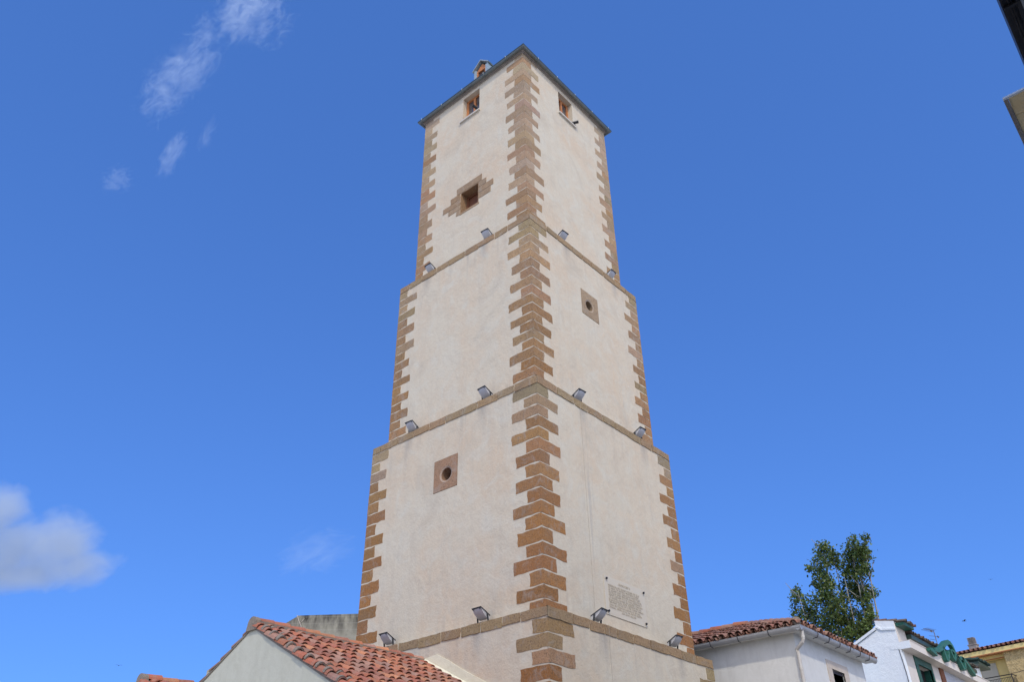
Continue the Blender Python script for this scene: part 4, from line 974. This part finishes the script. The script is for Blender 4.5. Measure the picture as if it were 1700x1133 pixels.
# ------------------------------------------------------------------ clouds (volumes)
def cloud(u, v, R_, blobs, dist, dens, label, ang=0.0, nsc=(3, 3, 3), amp=.9, thr=.5, gain=2.5, seed=0.0, deep=.5, aniso=0.0, plateau=.25, col=1.0, rough=.68, dist_=.6):
    """a body of vapour; blobs = (x, y, rx, ry, weight) in units of R_ photo pixels round u,v (x along ang, y up)"""
    d = ray(u, v); c = CAM + d.normalized() * dist; k = dist / FPX / d.length
    X = CR * math.cos(ang) + CU * math.sin(ang); Yv = -CR * math.sin(ang) + CU * math.cos(ang); Zv = X.cross(Yv)
    bm = bmesh.new(); bmesh.ops.create_cube(bm, size=1.0)
    x0 = min(b[0] - b[2] for b in blobs); x1 = max(b[0] + b[2] for b in blobs); y0 = min(b[1] - b[3] for b in blobs); y1 = max(b[1] + b[3] for b in blobs); zz = deep * 1.05
    for vt in bm.verts:
        vt.co = Vector((x1 if vt.co.x > 0 else x0, y1 if vt.co.y > 0 else y0, zz if vt.co.z > 0 else -zz))
    bmesh.ops.bevel(bm, geom=bm.edges[:], offset=.12 * min(x1 - x0, y1 - y0), segments=2, affect='EDGES')
    me = bpy.data.meshes.new('cloud'); bm.to_mesh(me); bm.free()
    o = bpy.data.objects.new('cloud', me); COL.objects.link(o); s = R_ * k
    o.matrix_world = Matrix(((X.x * s, Yv.x * s, Zv.x * s, c.x), (X.y * s, Yv.y * s, Zv.y * s, c.y), (X.z * s, Yv.z * s, Zv.z * s, c.z), (0, 0, 0, 1)))
    m = bpy.data.materials.new('cloud_vapour'); m.use_nodes = True; n = m.node_tree; L = n.links; n.nodes.remove(n.nodes['Principled BSDF'])
    pv = n.nodes.new('ShaderNodeVolumePrincipled'); pv.inputs['Color'].default_value = (col * .86, col * .95, col, 1); pv.inputs['Anisotropy'].default_value = aniso
    tc = n.nodes.new('ShaderNodeTexCoord')
    def math_(op, a, b=None, c_=None, clamp=False):
        q = n.nodes.new('ShaderNodeMath'); q.operation = op; q.use_clamp = clamp
        for i_, w_ in enumerate((a, b, c_)):
            if w_ is None: continue
            if isinstance(w_, (int, float)): q.inputs[i_].default_value = w_
            else: L.new(w_, q.inputs[i_])
        return q.outputs[0]
    tot = None
    for (bx, by, rx, ry, wt) in blobs:
        mp = n.nodes.new('ShaderNodeMapping'); mp.vector_type = 'TEXTURE'; mp.inputs['Location'].default_value = (bx, by, 0); mp.inputs['Scale'].default_value = (rx, ry, deep); L.new(tc.outputs['Object'], mp.inputs[0])
        ln = n.nodes.new('ShaderNodeVectorMath'); ln.operation = 'LENGTH'; L.new(mp.outputs[0], ln.inputs[0])
        f = n.nodes.new('ShaderNodeMapRange'); f.interpolation_type = 'SMOOTHSTEP'; f.inputs[1].default_value = 1.0; f.inputs[2].default_value = plateau; f.inputs[4].default_value = wt; L.new(ln.outputs['Value'], f.inputs[0])
        tot = f.outputs[0] if tot is None else math_('MAXIMUM', tot, f.outputs[0])
    mp = n.nodes.new('ShaderNodeMapping'); mp.inputs['Location'].default_value = (seed, seed * 1.7, seed * .6); mp.inputs['Scale'].default_value = nsc; L.new(tc.outputs['Object'], mp.inputs[0])
    t = n.nodes.new('ShaderNodeTexNoise'); t.inputs['Scale'].default_value = 1.0; t.inputs['Detail'].default_value = 9; t.inputs['Roughness'].default_value = rough; t.inputs['Distortion'].default_value = dist_; L.new(mp.outputs[0], t.inputs['Vector'])
    nzv = math_('MULTIPLY_ADD', math_('SUBTRACT', t.outputs['Fac'], .5), amp * 2, tot)
    g = math_('MULTIPLY', math_('SUBTRACT', nzv, thr), gain, clamp=True)
    edge = math_('MULTIPLY', tot, 6.0, clamp=True)
    dn = math_('MULTIPLY', math_('MULTIPLY', g, edge), dens / (deep * s))
    L.new(dn, pv.inputs['Density']); L.new(pv.outputs[0], n.nodes['Material Output'].inputs['Volume'])
    me.materials.append(m)
    tag(o, label, 'cloud', 'thin clouds in the blue sky'); return o
A45 = R(42)
W_ = dict(rough=.74, dist_=1.4, plateau=.0)
cloud(303, 118, 60, [(0, 0, 2.9, 1.5, 1), (-.8, -.1, 1.9, 1.4, .95), (1.9, .15, 1.6, .9, .75)], 900, 1.5, 'wispy white cloud streak at upper left, the broadest one', A45, (1.7, 4.2, 1.7), 1.3, .66, 1.0, seed=3.1, deep=1.1, **W_)
cloud(405, 22, 60, [(.15, .0, 2.7, 1.6, 1), (.35, -.6, 1.8, 1.4, .85), (-1.0, .1, 1.8, 1.2, .8)], 900, 1.9, 'bright wispy cloud touching the top edge of the sky', R(34), (1.9, 4.4, 1.8), 1.35, .66, 1.0, seed=8.3, deep=1.1, **W_)
cloud(288, 252, 45, [(-.1, .0, 2.3, .85, 1), (1.2, -.8, 1.8, .6, .8)], 900, 1.0, 'narrow slanting wisp of cloud below the broad streak', R(62), (1.2, 4.0, 1.5), 1.05, .60, 1.1, seed=5.2, deep=.75, **W_)
cloud(195, 298, 30, [(0, 0, 2.0, 1.6, 1)], 900, .8, 'tiny faint star-shaped wisp of cloud at left', R(25), (1.8, 3.0, 1.6), 1.3, .66, 1.0, seed=1.2, deep=1.0, **W_)
cloud(40, 914, 90, [(.70, .10, 1.12, 1.0, 1), (-.25, .0, 1.3, 1.05, 1), (-.42, .72, .78, .80, 1), (.95, -.30, 1.25, .62, .9), (-1.3, .1, 1.3, 1.0, 1), (-.1, -.42, 1.8, .6, 1.0)], 900, 2.8, 'grey-bottomed puffy cloud at the lower left edge', 0.0, (2.2, 2.8, 2.0), .62, .36, 1.0, seed=4.4, deep=.95, col=.82, rough=.64, dist_=.5, plateau=.15)
cloud(525, 918, 60, [(0, 0, 2.4, 1.3, 1)], 900, .55, 'faint hazy patch of cloud left of the tower', R(16), (1.2, 2.6, 1.2), 1.0, .58, .9, seed=9.1, deep=.8, **W_)
